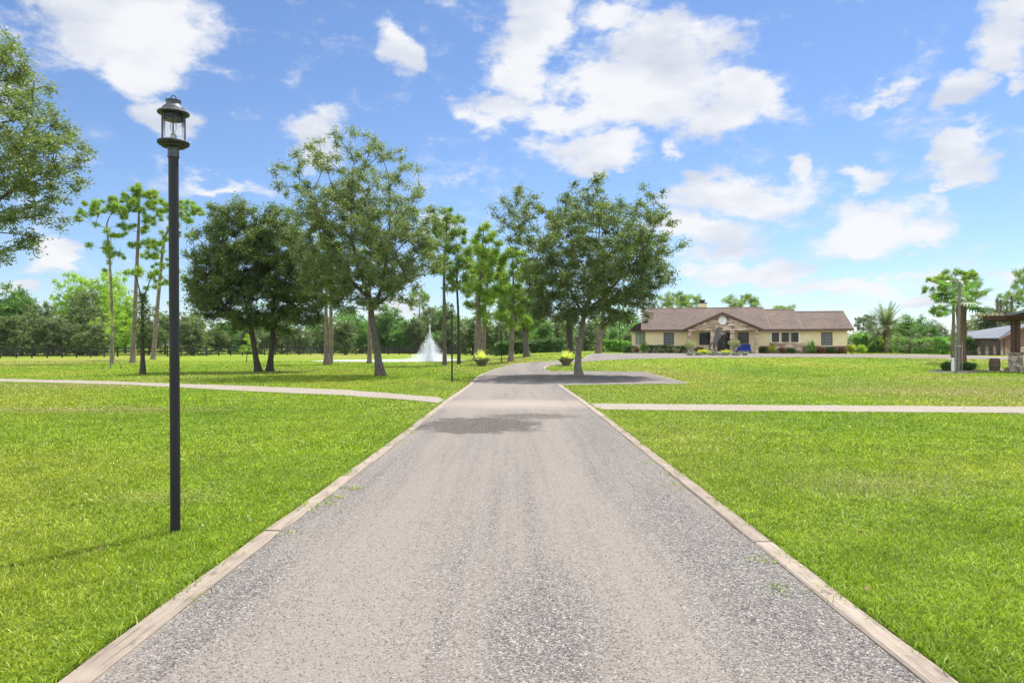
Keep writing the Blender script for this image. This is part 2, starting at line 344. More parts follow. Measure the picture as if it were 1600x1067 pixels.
# driveway gravel: speckled crushed stone, sandy wheel tracks, dark damp patch
def gravelmat(name, stone, sand_c, sandiness, drive=False):
    m, t, b, o = newmat(name)
    v1 = tex(t, 'voronoi', 105, coord='World'); v2 = tex(t, 'voronoi', 46, coord='World')
    sep = t.nodes.new('ShaderNodeSeparateColor'); t.links.new(v1.outputs['Color'], sep.inputs[0])
    sep2 = t.nodes.new('ShaderNodeSeparateColor'); t.links.new(v2.outputs['Color'], sep2.inputs[0])
    st = ramp(t, sep.outputs[0], stone)
    big = ramp(t, sep2.outputs[1], [(0, (.5,.5,.52)), (.1, (1,1,1)), (.93, (1,1,1)), (1, (1.35,1.33,1.3))])
    st = mixc(t, 1.0, st, big, 'MULTIPLY')
    ln = tex(t, 'noise', 1.1, 7, .65, 'World', (1, .13, 1)); ln2 = tex(t, 'noise', 7, 5, .65, 'World', (1, .03, 1)); fn = tex(t, 'noise', 60, 4, .6, 'World')
    sf = mth('ADD', ln.outputs['Fac'], mth('MULTIPLY', mth('SUBTRACT', fn.outputs['Fac'], .5, tree=t), .55, tree=t), tree=t)
    sf = mth('ADD', sf, mth('MULTIPLY', mth('SUBTRACT', ln2.outputs['Fac'], .5, tree=t), .85, tree=t), tree=t)
    if drive:
        pos, X, Y = world_xy(t)
        for (cx_, w_, a_) in ((-1.05, .42, .18), (.62, .42, .16), (-.2, .8, .03), (1.6, .5, -.12), (.25, .3, -.05)):
            q = mth('DIVIDE', mth('SUBTRACT', X, cx_, tree=t), w_, tree=t)
            q = mth('SUBTRACT', 1.0, mth('MULTIPLY', q, q, tree=t), clamp=True, tree=t)
            sf = mth('ADD', sf, mth('MULTIPLY', q, a_, tree=t), tree=t)
        for (cx_, cy_, rx_, ry_, a_) in ((-.35, 18.6, 4.5, 1.9, .45), (-1.0, 25, .9, 5, .3), (1.8, 4.6, .55, 2.0, -.32), (.25, 3.9, .5, 1.3, -.26), (1.55, 6.5, .35, 2.0, -.2), (1.7, 12.5, .5, 3.5, -.12), (-1.7, 4.2, .35, 1.2, -.2), (-1.0, 3.6, .35, 1.0, .2), (-1.6, 8.5, .5, 2.5, -.12)):
            mk = blobmask(t, pos, cx_, cy_, rx_, ry_, .35, 1.5, .8)
            sf = mth('ADD', sf, mth('MULTIPLY', mk, a_, tree=t), tree=t)
    k = ramp(t, sf, [(.44-sandiness, (0,0,0)), (.82-sandiness, (1,1,1))])
    sandn = mixc(t, 1.0, sand_c, ramp(t, fn.outputs['Fac'], [(.3, (.78,.76,.74)), (.7, (1.1,1.1,1.1))]), 'MULTIPLY')
    c = mixc(t, mth('MULTIPLY', k, .74, tree=t), st, sandn)
    if drive:
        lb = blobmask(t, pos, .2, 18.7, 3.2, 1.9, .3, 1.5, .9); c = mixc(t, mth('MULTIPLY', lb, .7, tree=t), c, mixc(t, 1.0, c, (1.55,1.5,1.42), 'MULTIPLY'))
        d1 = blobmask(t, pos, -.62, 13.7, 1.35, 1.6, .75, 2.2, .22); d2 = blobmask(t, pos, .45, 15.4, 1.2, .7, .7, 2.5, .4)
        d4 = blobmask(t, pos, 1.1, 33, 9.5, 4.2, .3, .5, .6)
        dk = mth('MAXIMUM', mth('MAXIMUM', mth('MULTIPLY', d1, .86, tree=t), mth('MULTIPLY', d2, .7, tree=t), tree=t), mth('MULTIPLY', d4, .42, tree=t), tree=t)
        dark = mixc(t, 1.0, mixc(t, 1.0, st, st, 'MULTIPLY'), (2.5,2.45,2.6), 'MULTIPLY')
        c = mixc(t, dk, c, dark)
    t.links.new(c, b.inputs['Base Color']); b.inputs['Roughness'].default_value = .92; b.inputs['Specular IOR Level'].default_value = .2
    h = mth('MULTIPLY', v1.outputs['Distance'], mth('SUBTRACT', 1.0, mth('MULTIPLY', k, .55, tree=t), tree=t), tree=t)
    bump(t, b, h, .5, .006)
    return m
GST = [(0, (.052,.048,.046)), (.2, (.09,.082,.077)), (.5, (.132,.121,.112)), (.8, (.188,.173,.158)), (1, (.33,.305,.28))]
M['drive'] = gravelmat('drive_gravel', GST, (.228,.198,.17), .15, True)
M['path'] = gravelmat('path_gravel', [(0, (.11,.095,.075)), (.4, (.24,.21,.17)), (1, (.42,.38,.32))], (.25,.215,.172), .12)
# ============================================================ GROUND
gx = np.concatenate([[-2500,-1400,-800,-500,-350,-260,-200,-165,-140], np.arange(-120, 120.1, 1.0), [140,165,200,260,350,500,800,1400,2500]])
gy = np.concatenate([[-600,-300,-150,-80,-45], np.arange(-25, 150.1, 1.0), [160,175,200,240,300,400,600,1000,1800,3500]])
GX, GY = np.meshgrid(gx, gy); GZ = zt(GX, GY)
V = np.stack([GX, GY, GZ], -1).reshape(-1, 3); nx = len(gx); ny = len(gy)
i, j = np.meshgrid(np.arange(nx-1), np.arange(ny-1)); q = (j*nx+i).ravel()
ground = link('lawn_ground', np_mesh('lawn_ground', V, np.stack([q, q+1, q+nx+1, q+nx], -1), True), M['lawn']); tag(ground, kind='structure')
def resample(poly, step, closed=True):
    out = []; n = len(poly)
    for a in range(n if closed else n-1):
        p = Vector(poly[a][:2]); q = Vector(poly[(a+1) % n][:2]); k = max(1, int((q-p).length/step))
        for s in range(k): out.append(p.lerp(q, s/k))
    if not closed: out.append(Vector(poly[-1][:2]))
    return out
def sheet(name, poly, mat, dz, step=1.0, thick=0):
    P = resample(poly, step); n = len(P)
    xs = [p.x for p in P]; ys = [p.y for p in P]
    ax, ay = np.meshgrid(np.arange(min(xs), max(xs), step), np.arange(min(ys), max(ys), step)); ax = ax.ravel()+.013; ay = ay.ravel()+.017
    ins = inpoly(ax, ay, [(p.x, p.y) for p in P])
    allp = P+[Vector((a, b_)) for a, b_ in zip(ax[ins], ay[ins])]
    vs, es, fs, *_ = delaunay_2d_cdt(allp, [(k, (k+1) % n) for k in range(n)], [], 1, 1e-4)
    vx = np.array([v.x for v in vs]); vy = np.array([v.y for v in vs])
    o = link(name, np_mesh(name, np.stack([vx, vy, zt(vx, vy)+dz], -1), np.array([f for f in fs if len(f) == 3]), True), mat)
    bm = bmesh.new(); bm.from_mesh(o.data); bmesh.ops.recalc_face_normals(bm, faces=bm.faces)
    if sum(f.normal.z for f in bm.faces) < 0: bmesh.ops.reverse_faces(bm, faces=bm.faces)
    bm.to_mesh(o.data); bm.free()
    return tag(o, kind='structure')
# driveway outline, traced on the ground
LE = [(-2.12,-8),(-2.15,0),(-2.14,3.24),(-2.12,5.7),(-2.06,7.6),(-1.99,11.8),(-1.955,18.9)]+[G(*p)[:2] for p in ((735,600),(748,588),(765,580),(800,569),(840,566),(870,563.5),(912,560.6),(929,552.3))]
RE = [(2.08,-8),(2.09,3.2),(2.095,7.4),(2.12,17.2),(1.98,27.4)]
SPUR = [G(1075,599.5)[:2], G(1007,581)[:2], G(862,580)[:2]]
ISL = [G(*p)[:2] for p in ((852,578),(850,575.5),(853,573),(870,570),(912,565),(987,561),(1100,559),(1220,558.3),(1340,558.5),(1480,560),(1600,562.5),(1760,567))]
BACK = [G(*p)[:2] for p in ((1760,557.5),(1600,555.6),(1480,554.8),(1340,553.8),(1220,552.6),(1100,551.9),(1000,552))]
DRIVE = RE + SPUR + ISL + BACK + LE[::-1]
sheet('driveway', DRIVE, M['drive'], .012, .9)
def band(cl, w):
    a = []; b_ = []
    for k, p in enumerate(cl):
        t_ = (Vector(cl[min(k+1, len(cl)-1)])-Vector(cl[max(k-1, 0)])).normalized(); n_ = Vector((-t_.y, t_.x))
        a.append(tuple(Vector(p)+n_*w/2)); b_.append(tuple(Vector(p)-n_*w/2))
    return a+b_[::-1]
PATHL = [G(-260,590)[:2]]+[G(*p)[:2] for p in ((0,592),(200,597),(400,604),(540,609.5),(686,621))]+[(-2.03,20.0),(-2.02,18.8)]+[G(*p)[:2] for p in ((672,629),(540,618),(400,612.5),(200,601.5),(0,596.5),(-260,594.5))]
rngp = random.Random(3)
def wob(poly, a=.05, step=1.2):
    return [(p.x+rngp.uniform(-a, a), p.y+rngp.uniform(-a, a)) for p in resample(poly, step)]
PATHR = [(2.18,18.8)]+[G(*p)[:2] for p in ((1100,632.5),(1300,634),(1600,636),(1900,638),(1900,649.5),(1600,646.5),(1300,643.8),(1100,642.5))]+[(2.18,17.0)]
sheet('path', wob(PATHL, .1, .9), M['path'], .016, 1.0)
sheet('path', wob(PATHR, .09, .8), M['path'], .016, 1.0)
# dirt strip along the lawn edges
def offset(line, d):
    r = []
    for k, p in enumerate(line):
        t_ = (Vector(line[min(k+1, len(line)-1)][:2])-Vector(line[max(k-1, 0)][:2])).normalized(); r.append((p[0]-t_.y*d, p[1]+t_.x*d))
    return r
M['soil'] = simple('soil', (.07,.05,.035), .95, .4, 9, bmp=.6, bscale=60)
M['mulch'] = simple('mulch', (.16,.13,.10), .95, .4, 12, bmp=.6, bscale=60)
for nm, line, d in (('soil_strip', LE[:8], .05), ('soil_strip', RE, -.05)):
    o = sheet(nm, [p for p in line]+offset(line, d)[::-1], M['soil'], .006, .8)
# ============================================================ TIMBER EDGING
m, t, b, o = newmat('weathered_timber'); M['timber'] = m
n1_ = tex(t, 'noise', 34, 8, .75, sc=(1, .045, 1)); n2_ = tex(t, 'noise', 2.5, 5, .6); n3_ = tex(t, 'noise', 9, 3, .5, sc=(1,.4,1))
c = ramp(t, n1_.outputs['Fac'], [(.3, (.075,.058,.042)), (.47, (.235,.197,.157)), (.75, (.37,.325,.272))])
c = mixc(t, ramp(t, n2_.outputs['Fac'], [(.42, (0,0,0)), (.62, (.55,.55,.55))]), c, (.36,.30,.245))
c = mixc(t, ramp(t, n3_.outputs['Fac'], [(.63, (0,0,0)), (.71, (.8,.8,.8))]), c, (.13,.10,.08))
oi_ = t.nodes.new('ShaderNodeObjectInfo'); c = mixc(t, 1.0, c, ramp(t, oi_.outputs['Random'], [(0, (.82,.78,.74)), (1, (1.12,1.1,1.08))]), 'MULTIPLY')
t.links.new(c, b.inputs['Base Color']); b.inputs['Roughness'].default_value = .88; bump(t, b, n1_.outputs['Fac'], 1.0, .012)
ORD = ['first','second','third','fourth','fifth','sixth','seventh','eighth','ninth','tenth','eleventh','twelfth','thirteenth','fourteenth','fifteenth']
rk = random.Random(11)
def walk(line, start, L_, gap=.02):
    """cut a polyline into pieces of length L_"""
    pts = [Vector(p[:2]) for p in line]; segs = []; out = []
    cum = [0]
    for a, b_ in zip(pts, pts[1:]): cum.append(cum[-1]+(b_-a).length)
    def P_(s):
        s = max(0, min(cum[-1], s))
        for k in range(len(pts)-1):
            if s <= cum[k+1]: return pts[k].lerp(pts[k+1], (s-cum[k])/(cum[k+1]-cum[k]))
        return pts[-1]
    s = start
    while s < cum[-1]-.3:
        e = min(s+L_, cum[-1]); out.append((P_(s+gap/2), P_(e-gap/2))); s = e
    return out
def board(a, b_, w=.15, h=.032, sink=.08, label=None, group=None):
    d = b_-a; L_ = d.length; mid = (a+b_)/2; n = max(3, int(L_/.35)); m_ = MB(); V = []
    rows = []
    for k in range(n+1):
        y = -L_/2+L_*k/n; wl = rk.uniform(-.005,.005); wr = rk.uniform(-.005,.005); zz = rk.uniform(-.004,.004)
        gz = float(zt(mid.x+d.x/L_*y, mid.y+d.y/L_*y))-float(zt(mid.x, mid.y))
        rows.append([(-w/2+wl, y, -sink+gz), (-w/2+wl, y, h-.012+gz+zz), (-w/2+.012+wl, y, h+gz+zz), (w/2-.012+wr, y, h+gz+zz), (w/2+wr, y, h-.012+gz+zz), (w/2+wr, y, -sink+gz)])
    for r_ in rows: V += r_
    Fc = [tuple(range(6))[::-1], tuple(n*6+k for k in range(6))]
    for k in range(n):
        for c_ in range(6): Fc.append((k*6+c_, k*6+(c_+1) % 6, (k+1)*6+(c_+1) % 6, (k+1)*6+c_))
    m_.add(V, [f[::-1] for f in Fc])
    o = m_.build('timber_board', M['timber'])
    bm = bmesh.new(); bm.from_mesh(o.data); bmesh.ops.recalc_face_normals(bm, faces=bm.faces); bm.to_mesh(o.data); bm.free()
    o.location = (mid.x, mid.y, float(zt(mid.x, mid.y))); o.rotation_euler = (0, 0, math.atan2(-d.x, d.y))
    return tag(o, label, 'timber board', group)
def shift_in(line, d): return offset(line, d)
left_straight = shift_in([(-2.15,.6)]+LE[2:8], -.075)
kl = walk(left_straight, .3, 4.9)
for k, (a, b_) in enumerate(kl): board(a, b_, label=f'{ORD[k]} weathered grey timber board from the front edging the left side of the driveway', group='timber boards edging the left of the driveway')
kr = walk(shift_in([(2.085,.4)]+RE[1:], .075), .1, 4.98)
for k, (a, b_) in enumerate(kr): board(a, b_, label=f'{ORD[k]} weathered grey timber board from the front edging the right side of the driveway', group='timber boards edging the right of the driveway')
kc = walk(LE[7:12], 0, 3.4)
for k, (a, b_) in enumerate(kc): board(a, b_, label=f'{ORD[k]} pale board of the bend by the left planter where the driveway curves right', group='boards edging the far bend')
for k, (a, b_) in enumerate(walk(ISL[:5][::-1][1:], 0, 1.6)): board(a, b_, h=.06, label=f'{ORD[k]} pale board of the rounded corner edging the lawn island left of the big tree', group='boards of the island corner')
for k, (a, b_) in enumerate(walk([SPUR[1], SPUR[0]], 0, 4.2)): board(a, b_, label=f'{ORD[k]} slanting pale board at the right end of the gravel turnout', group='boards of the turnout end')
for k, (a, b_) in enumerate(walk([LE[-2], LE[-1]], 0, 9)): board(a, b_, label=f'{ORD[k]} far pale board where the driveway turns behind the round oak toward the house')
# ============================================================ GRASS BLADES
rg = np.random.default_rng(5)
allpolys = [DRIVE, PATHL, PATHR]
Vs = []; 
def blades(y0, y1, dens, w, h, seed):
    global Vs
    g = np.random.default_rng(seed)
    area = (y1-y0)*((y0+y1)*.80+3); n = int(area*dens)
    y = g.uniform(y0, y1, n*2); hw = y*.80+1.5
    keep = g.random(n*2) < hw/hw.max(); y = y[keep]; hw = hw[keep]; x = g.uniform(-1, 1, len(y))*hw
    k = np.ones(len(x), bool)
    for P_ in allpolys: k &= ~inpoly(x, y, P_)
    x = x[k]; y = y[k]
    cl = .5+.5*np.sin(x*2.1+np.sin(y*1.7)*2)*np.sin(y*2.6+np.sin(x*1.3)*2)
    n = len(x); a = g.uniform(0, 2*np.pi, n); ln = g.uniform(.35, 1.35, n)*h; hh = h*g.uniform(.45, 1.15, n)*(.75+.4*cl); ww = w*g.uniform(.7, 1.35, n)
    z = zt(x, y)-.005; dx = np.cos(a); dy = np.sin(a); ca = g.uniform(0, 2*np.pi, n)
    b0 = np.stack([x-np.cos(ca)*ww/2, y-np.sin(ca)*ww/2, z], -1); b1 = np.stack([x+np.cos(ca)*ww/2, y+np.sin(ca)*ww/2, z], -1)
    mx_ = np.stack([x+dx*ln*.45, y+dy*ln*.45, z+hh*.75], -1); off = np.stack([np.cos(ca), np.sin(ca), 0*ca], -1)*(ww*.42)[:, None]
    tp = np.stack([x+dx*ln*1.1, y+dy*ln*1.1, z+hh], -1)
    Vs.append(np.stack([b0, b1, mx_+off, mx_-off, tp], 1))
blades(2.6, 6, 3600, .0058, .040, 1)
blades(6, 10, 1900, .0085, .042, 2)
blades(10, 17, 760, .014, .044, 3)
blades(17, 30, 230, .024, .046, 4)
blades(30, 46, 60, .045, .046, 6)
blades(46, 58, 26, .07, .044, 7)
blades(56, 72, 9, .09, .04, 8)
def edge_blades(line, side, dens, w, h, seed, y1):
    g = np.random.default_rng(seed); P_ = np.array([p[:2] for p in line if p[1] < y1+5]); 
    for a, b_ in zip(P_, P_[1:]):
        if b_[1] < 2.4: continue
        L_ = np.linalg.norm(b_-a); n = int(L_*dens); f_ = g.random(n)[:, None]; p = a+(b_-a)*f_; x = p[:, 0]+side*(g.exponential(.03, n)*(.4+np.clip(np.sin(p[:, 1]*3.1)+np.sin(p[:, 1]*7.7), 0, 2))-.05); y = p[:, 1]
        k = y > 2.4; x, y = x[k], y[k]; n = len(x); an = g.uniform(0, 6.28, n); hh = h*g.uniform(.5, 1.2, n); ww = w*g.uniform(.7, 1.3, n); z = zt(x, y); ca = g.uniform(0, 6.28, n); ln = g.uniform(.4, 1.4, n)*h
        b0 = np.stack([x-np.cos(ca)*ww/2, y-np.sin(ca)*ww/2, z], -1); b1 = np.stack([x+np.cos(ca)*ww/2, y+np.sin(ca)*ww/2, z], -1); mx_ = np.stack([x+np.cos(an)*ln*.45, y+np.sin(an)*ln*.45, z+hh*.75], -1); of = np.stack([np.cos(ca), np.sin(ca), 0*ca], -1)*(ww*.42)[:, None]; tp = np.stack([x+np.cos(an)*ln*1.1, y+np.sin(an)*ln*1.1, z+hh], -1)
        Vs.append(np.stack([b0, b1, mx_+of, mx_-of, tp], 1))
edge_blades(LE[1:8], 1, 420, .007, .06, 31, 22); edge_blades(RE, -1, 420, .007, .06, 32, 22)
# little weeds on the gravel beside the boards
for (px, py, n_) in ((545,765,60),(528,778,45),(512,790,40),(505,783,30),(470,800,25),(622,690,50),(640,678,30),(440,838,25),(1020,725,40),(1060,758,35),(1075,765,30),(1215,920,30),(1196,878,25),(930,640,25),(925,655,20)):
    g = np.random.default_rng(px); b0_ = G(px, py); n = n_; x = b0_[0]+g.normal(0, .09, n); y = b0_[1]+g.normal(0, .05, n); an = g.uniform(0, 6.28, n); ln = g.uniform(.02, .07, n); ca = an+1.57; ww = .007; z = 0*x+.01; of = np.stack([np.cos(ca), np.sin(ca), 0*ca], -1)*ww/2
    p = np.stack([x, y, z], -1); m_ = p+np.stack([np.cos(an)*ln*.5, np.sin(an)*ln*.5, ln*.35], -1); tp = p+np.stack([np.cos(an)*ln, np.sin(an)*ln, ln*.3], -1); Vs.append(np.stack([p-of, p+of, m_+of, m_-of, tp], 1))
A = np.concatenate(Vs); n = len(A); base = np.arange(n)*5
Fq = np.stack([base, base+1, base+2, base+3], -1); Ft = np.stack([base+3, base+2, base+4, base+4], -1)
# tris as separate polys
me = bpy.data.meshes.new('lawn_grass'); V = A.reshape(-1, 3).astype(np.float32)
me.vertices.add(len(V)); me.vertices.foreach_set('co', V.ravel())
loops = np.concatenate([Fq, Ft[:, :3]], 1).ravel().astype(np.int32); starts = (np.arange(n)[:, None]*7+np.array([0, 4])[None]).ravel().astype(np.int32)
me.loops.add(len(loops)); me.loops.foreach_set('vertex_index', loops); me.polygons.add(2*n); me.polygons.foreach_set('loop_start', starts); me.update(calc_edges=True)
grass = link('grass', me, M['blade']); tag(grass, 'short bright green lawn grass on both sides of the driveway', 'grass', kind='stuff')
# loose stones on the drive
m, t, b, o = newmat('stone_chip'); M['chip'] = m
g_ = t.nodes.new('ShaderNodeNewGeometry'); t.links.new(ramp(t, g_.outputs['Random Per Island'], GST[1:]), b.inputs['Base Color']); b.inputs['Roughness'].default_value = .85
g = np.random.default_rng(9); n = 60000; y = 2.7+g.random(n)**1.5*13; x = g.uniform(-1.95, 1.93, n)
k = (g.random(n) < .35+.65*np.clip(np.abs(x)/1.9, 0, 1)**2+.4*np.exp(-((x-.25)/.4)**2)); x = x[k]; y = y[k]; n = len(x)
r = g.uniform(.0022, .0068, n)**1.0; 
base = np.array([[1,0,0],[-.5,.87,0],[-.5,-.87,0],[.1,.1,.75],[0,0,-.4]])
pts = base[None]*r[:, None, None]*g.uniform(.6, 1.4, (n, 5, 3)); an = g.uniform(0, 6.28, n); c_, s_ = np.cos(an)[:, None], np.sin(an)[:, None]
px_ = pts[..., 0]*c_-pts[..., 1]*s_; py_ = pts[..., 0]*s_+pts[..., 1]*c_
V = np.stack([px_+x[:, None], py_+y[:, None], pts[..., 2]+.0145+0*px_], -1)
f = np.array([[0,1,3],[1,2,3],[2,0,3]]); Fc = (np.arange(n)[:, None, None]*5+f[None]).reshape(-1, 3)
tag(link('gravel', np_mesh('gravel', V, Fc), M['chip']), 'loose crushed grey stones scattered over the driveway', 'gravel', kind='stuff')
# ============================================================ POND + FOUNTAIN
m, t, b, o = newmat('pond_water'); M['water'] = m
b.inputs['Base Color'].default_value = (.5,.53,.53,1); b.inputs['Roughness'].default_value = .3; b.inputs['IOR'].default_value = 1.33  # pale base colour stands in for the sky reflected in the water
w1 = tex(t, 'noise', 3.5, 3, coord='World', sc=(1, .6, 1)); bump(t, b, w1.outputs['Fac'], .25, .05)
ang = np.linspace(0, 2*np.pi, 64, endpoint=False)
pv = [(POND[0]+math.cos(a)*POND[2]*1.12, POND[1]+math.sin(a)*POND[3]*1.12, -.16) for a in ang]
me = bpy.data.meshes.new('pond_water'); me.from_pydata(pv, [], [tuple(range(64))]); tag(link('pond_water', me, M['water']), kind='structure')
m, t, b, o = newmat('spray'); M['spray'] = m
b.inputs['Base Color'].default_value = (.93,.95,.97,1); b.inputs['Roughness'].default_value = .3
tr = t.nodes.new('ShaderNodeBsdfTranslucent'); tr.inputs[0].default_value = (.95,.97,1,1); ms = t.nodes.new('ShaderNodeMixShader'); ms.inputs[0].default_value = .6
t.links.new(b.outputs[0], ms.inputs[1]); t.links.new(tr.outputs[0], ms.inputs[2]); t.links.new(ms.outputs[0], o.inputs[0])
FY = 71.0; fx, fy, _ = at(671.5, FY, 0)
fr = empty('fountain', (fx, fy, -.16)); tag(fr, 'white water fountain spraying a tall narrow jet from the pond', 'fountain')
nz = MB(); nz.lathe([(.35,-.05),(.38,.06),(.2,.12),(.08,.22)], 16); nz.build('nozzle', M['soil'], fr, True)
def droplets(P_, r_, stretch, name):
    n = len(P_); b8 = np.array([[1,0,0],[0,1,0],[-1,0,0],[0,-1,0],[0,0,1],[0,0,-1]], float)
    V = P_[:, None, :]+b8[None]*r_[:, None, None]*np.array([1, 1, 1])[None, None]*np.stack([np.ones(n), np.ones(n), stretch], -1)[:, None, :]
    f = np.array([[0,1,4],[1,2,4],[2,3,4],[3,0,4],[1,0,5],[2,1,5],[3,2,5],[0,3,5]])
    return link(name, np_mesh(name, V, (np.arange(n)[:, None, None]*6+f[None]).reshape(-1, 3)), M['spray'], fr)
g = np.random.default_rng(21); SC = FY/F     # metres per px
n = 9000; h = g.random(n)**1.1; H = 57*SC; wd = (.03+.16*(1-h)**.9); a = g.uniform(0, 6.28, n); rr_ = np.abs(g.normal(0, .5, n))*wd; wd = wd
droplets(np.stack([np.cos(a)*rr_, np.sin(a)*rr_, h*H], -1), g.uniform(.01, .024, n), g.uniform(2, 7, n), 'jet')
parts = []
for (k, rx_, ht, pw_) in ((16000, 11, 34, .95), (18000, 20, 16, 1.0), (7000, 6, 44, 1.0)):
    a = g.uniform(0, 6.28, k); r_ = np.abs(g.normal(0, 1, k))*rx_*SC; zmax = ht*SC*np.exp(-(r_/(rx_*2.0*SC))**3.2)*(1+.12*np.sin(a*7)); z = g.random(k)**pw_*zmax
    parts.append(np.stack([np.cos(a)*r_, np.sin(a)*r_, z], -1))
Pp = np.concatenate(parts); droplets(Pp, g.uniform(.005, .0125, len(Pp)), g.uniform(1, 3, len(Pp)), 'spray')
# ============================================================ LAMP POSTS
M['black_metal'] = simple('black_paint', (.004,.0045,.006), .62, .3, 5, bmp=.15, bscale=60)
M['galv'] = simple('lantern_metal', (.075,.08,.092), .55, .45, 22, .45, bmp=.2, bscale=60)
M['galv_dark'] = simple('lantern_metal_dark', (.028,.029,.033), .6, .4, 20, .3)
m, t, b, o = newmat('lantern_glass'); M['glass'] = m
tb = t.nodes.new('ShaderNodeBsdfTransparent'); gb = t.nodes.new('ShaderNodeBsdfGlossy'); gb.inputs['Roughness'].default_value = .03; lw = t.nodes.new('ShaderNodeLayerWeight'); lw.inputs[0].default_value = .25
tb.inputs[0].default_value = (.97,.98,.98,1)
ms = t.nodes.new('ShaderNodeMixShader'); t.links.new(mth('MULTIPLY', lw.outputs['Fresnel'], .8, tree=t), ms.inputs[0]); t.links.new(tb.outputs[0], ms.inputs[1]); t.links.new(gb.outputs[0], ms.inputs[2]); t.links.new(ms.outputs[0], o.inputs[0])
M['porcelain'] = simple('porcelain', (.6,.6,.58), .4, .1)
M['steel'] = simple('steel', (.35,.35,.35), .4, .2, 10, .8)
def lamp_post(loc, sc, label, rz=0):
    r_ = empty('lamp_post', loc, rz); r_.scale = (sc,)*3; tag(r_, label, 'lamp post', 'lamp posts along the driveway')
    Z = 3.215
    p = MB(); p.tube([(0.016,0,-.1),(0.012,0,.8),(.004,0,2.2),(0,0,Z)], .0405, 20); p.build('pole', M['black_metal'], r_, True)
    c = MB(); c.lathe([(.041,0),(.0475,.001),(.0475,.012),(.045,.016),(.045,.07),(.048,.075),(.048,.086),(.03,.09)], 24, (0,0,Z-.006)); c.build('collar', M['galv'], r_, True)
    c = MB(); c.lathe([(.035,.075),(.092,.082),(.098,.095),(.118,.1),(.126,.108),(.1285,.122),(.124,.128),(.06,.13),(.058,.122)], 32, (0,0,Z)); c.build('lantern_base', M['galv_dark'], r_, True)
    zb = Z+.118; zr = Z+.362
    for a in (R(-22), R(98), R(218)):
        q = MB(); x, y = math.cos(a)*.101, math.sin(a)*.101; x*=1.0
        q.tube([(x,y,zb+.008),(x,y,zr+.02)], .0058, 8); q.ball((x,y,zr+.024), .008, 8, 6); q.build('rod', M['galv_dark'], r_, True)
    g_ = MB()
    V = []; 
    for z in (zb+.012, zb+.12, zr-.02):
        for k in range(32): V.append((.088*math.cos(2*math.pi*k/32), .088*math.sin(2*math.pi*k/32), z))
    g_.add(V, [(j*32+k, j*32+(k+1) % 32, (j+1)*32+(k+1) % 32, (j+1)*32+k) for j in range(2) for k in range(32)]); g_.build('glass_cylinder', M['glass'], r_, True)
    f = MB()
    f.lathe([(.1,0),(.127,.004),(.1285,.014),(.12,.022),(.096,.028),(.094,.034),(.09,.05),(.076,.066),(.06,.078),(.056,.092),(.062,.112),(.063,.118),(.05,.12),(.048,.1)], 32, (0,0,zr)); f.build('lantern_roof', M['galv'], r_, True)
    f = MB()
    for k in range(4): f.lathe([(.05,0),(.084-.002*k,.002),(.086-.002*k,.006),(.05,.009)], 28, (0,0,zr-.05+k*.012))
    f.build('louvre_rings', M['galv'], r_, True)
    f = MB(); f.tube([(.024*math.cos(a_), .0, zr+.108+.052*math.sin(a_)**.6 if 0 < a_ < math.pi else zr+.108) for a_ in [math.pi*k/10 for k in range(11)]], .0042, 6); f.build('hanging_loop', M['galv_dark'], r_, True)
    f = MB(); f.lathe([(.03,0),(.026,.01),(.025,.05),(.022,.052),(.024,.06),(.018,.068)], 20, (0,0,zb+.008)); f.build('bulb_socket', M['steel'], r_, True)
    bu = MB(); bu.lathe([(.013,0),(.016,.02),(.026,.05),(.028,.07),(.02,.095),(.004,.108)], 16, (0,0,zb+.076)); bo = bu.build('bulb', M['glass'], r_, True)
    f2 = MB()
    for s in (-1, 1): f2.tube([(s*.004,0,zb+.076),(s*.008,.0,zb+.11),(s*.012,0,zb+.14),(s*.004,0,zb+.155)], .0012, 5)
    f2.build('filament', M['steel'], bo)
    return r_
lamp_post(G(271,832), 1.0, 'tall black lamp post with glass lantern, in the near left lawn', R(20))
lamp_post(G(706,597), .93, 'second black lamp post, standing on the lawn between the fountain and the driveway', R(50))
lamp_post(G(783,567.8), .90, 'black lamp post beside the driveway bend in front of the dark hedge', R(10))
gx_, gy_, gz_ = at(968.5, 74); lamp_post((gx_, gy_, gz_), .95, 'far thin lamp post left of the house')
# ============================================================ TREES
def edges_mesh(P0, P1, r0, r1, n=5):
    P0 = np.asarray(P0, float); P1 = np.asarray(P1, float); r0 = np.asarray(r0)[:, None]; r1 = np.asarray(r1)[:, None]
    d = P1-P0; ln = np.linalg.norm(d, axis=1, keepdims=True)+1e-9; d /= ln
    ref = np.where(np.abs(d[:, 2:3]) > .9, [[1., 0, 0]], [[0, 0, 1.]]); u = np.cross(d, ref); u /= np.linalg.norm(u, axis=1, keepdims=True)+1e-9; w = np.cross(d, u)
    V = np.zeros((len(P0), 2*n, 3))
    for k in range(n):
        a = 2*math.pi*k/n; q = u*math.cos(a)+w*math.sin(a)
        V[:, k] = P0+q*r0-d*r0*.3; V[:, n+k] = P1+q*r1+d*r1*.3
    f = np.array([[k, (k+1) % n, n+(k+1) % n, n+k] for k in range(n)])
    return V.reshape(-1, 3), (np.arange(len(P0))[:, None, None]*2*n+f[None]).reshape(-1, 4)
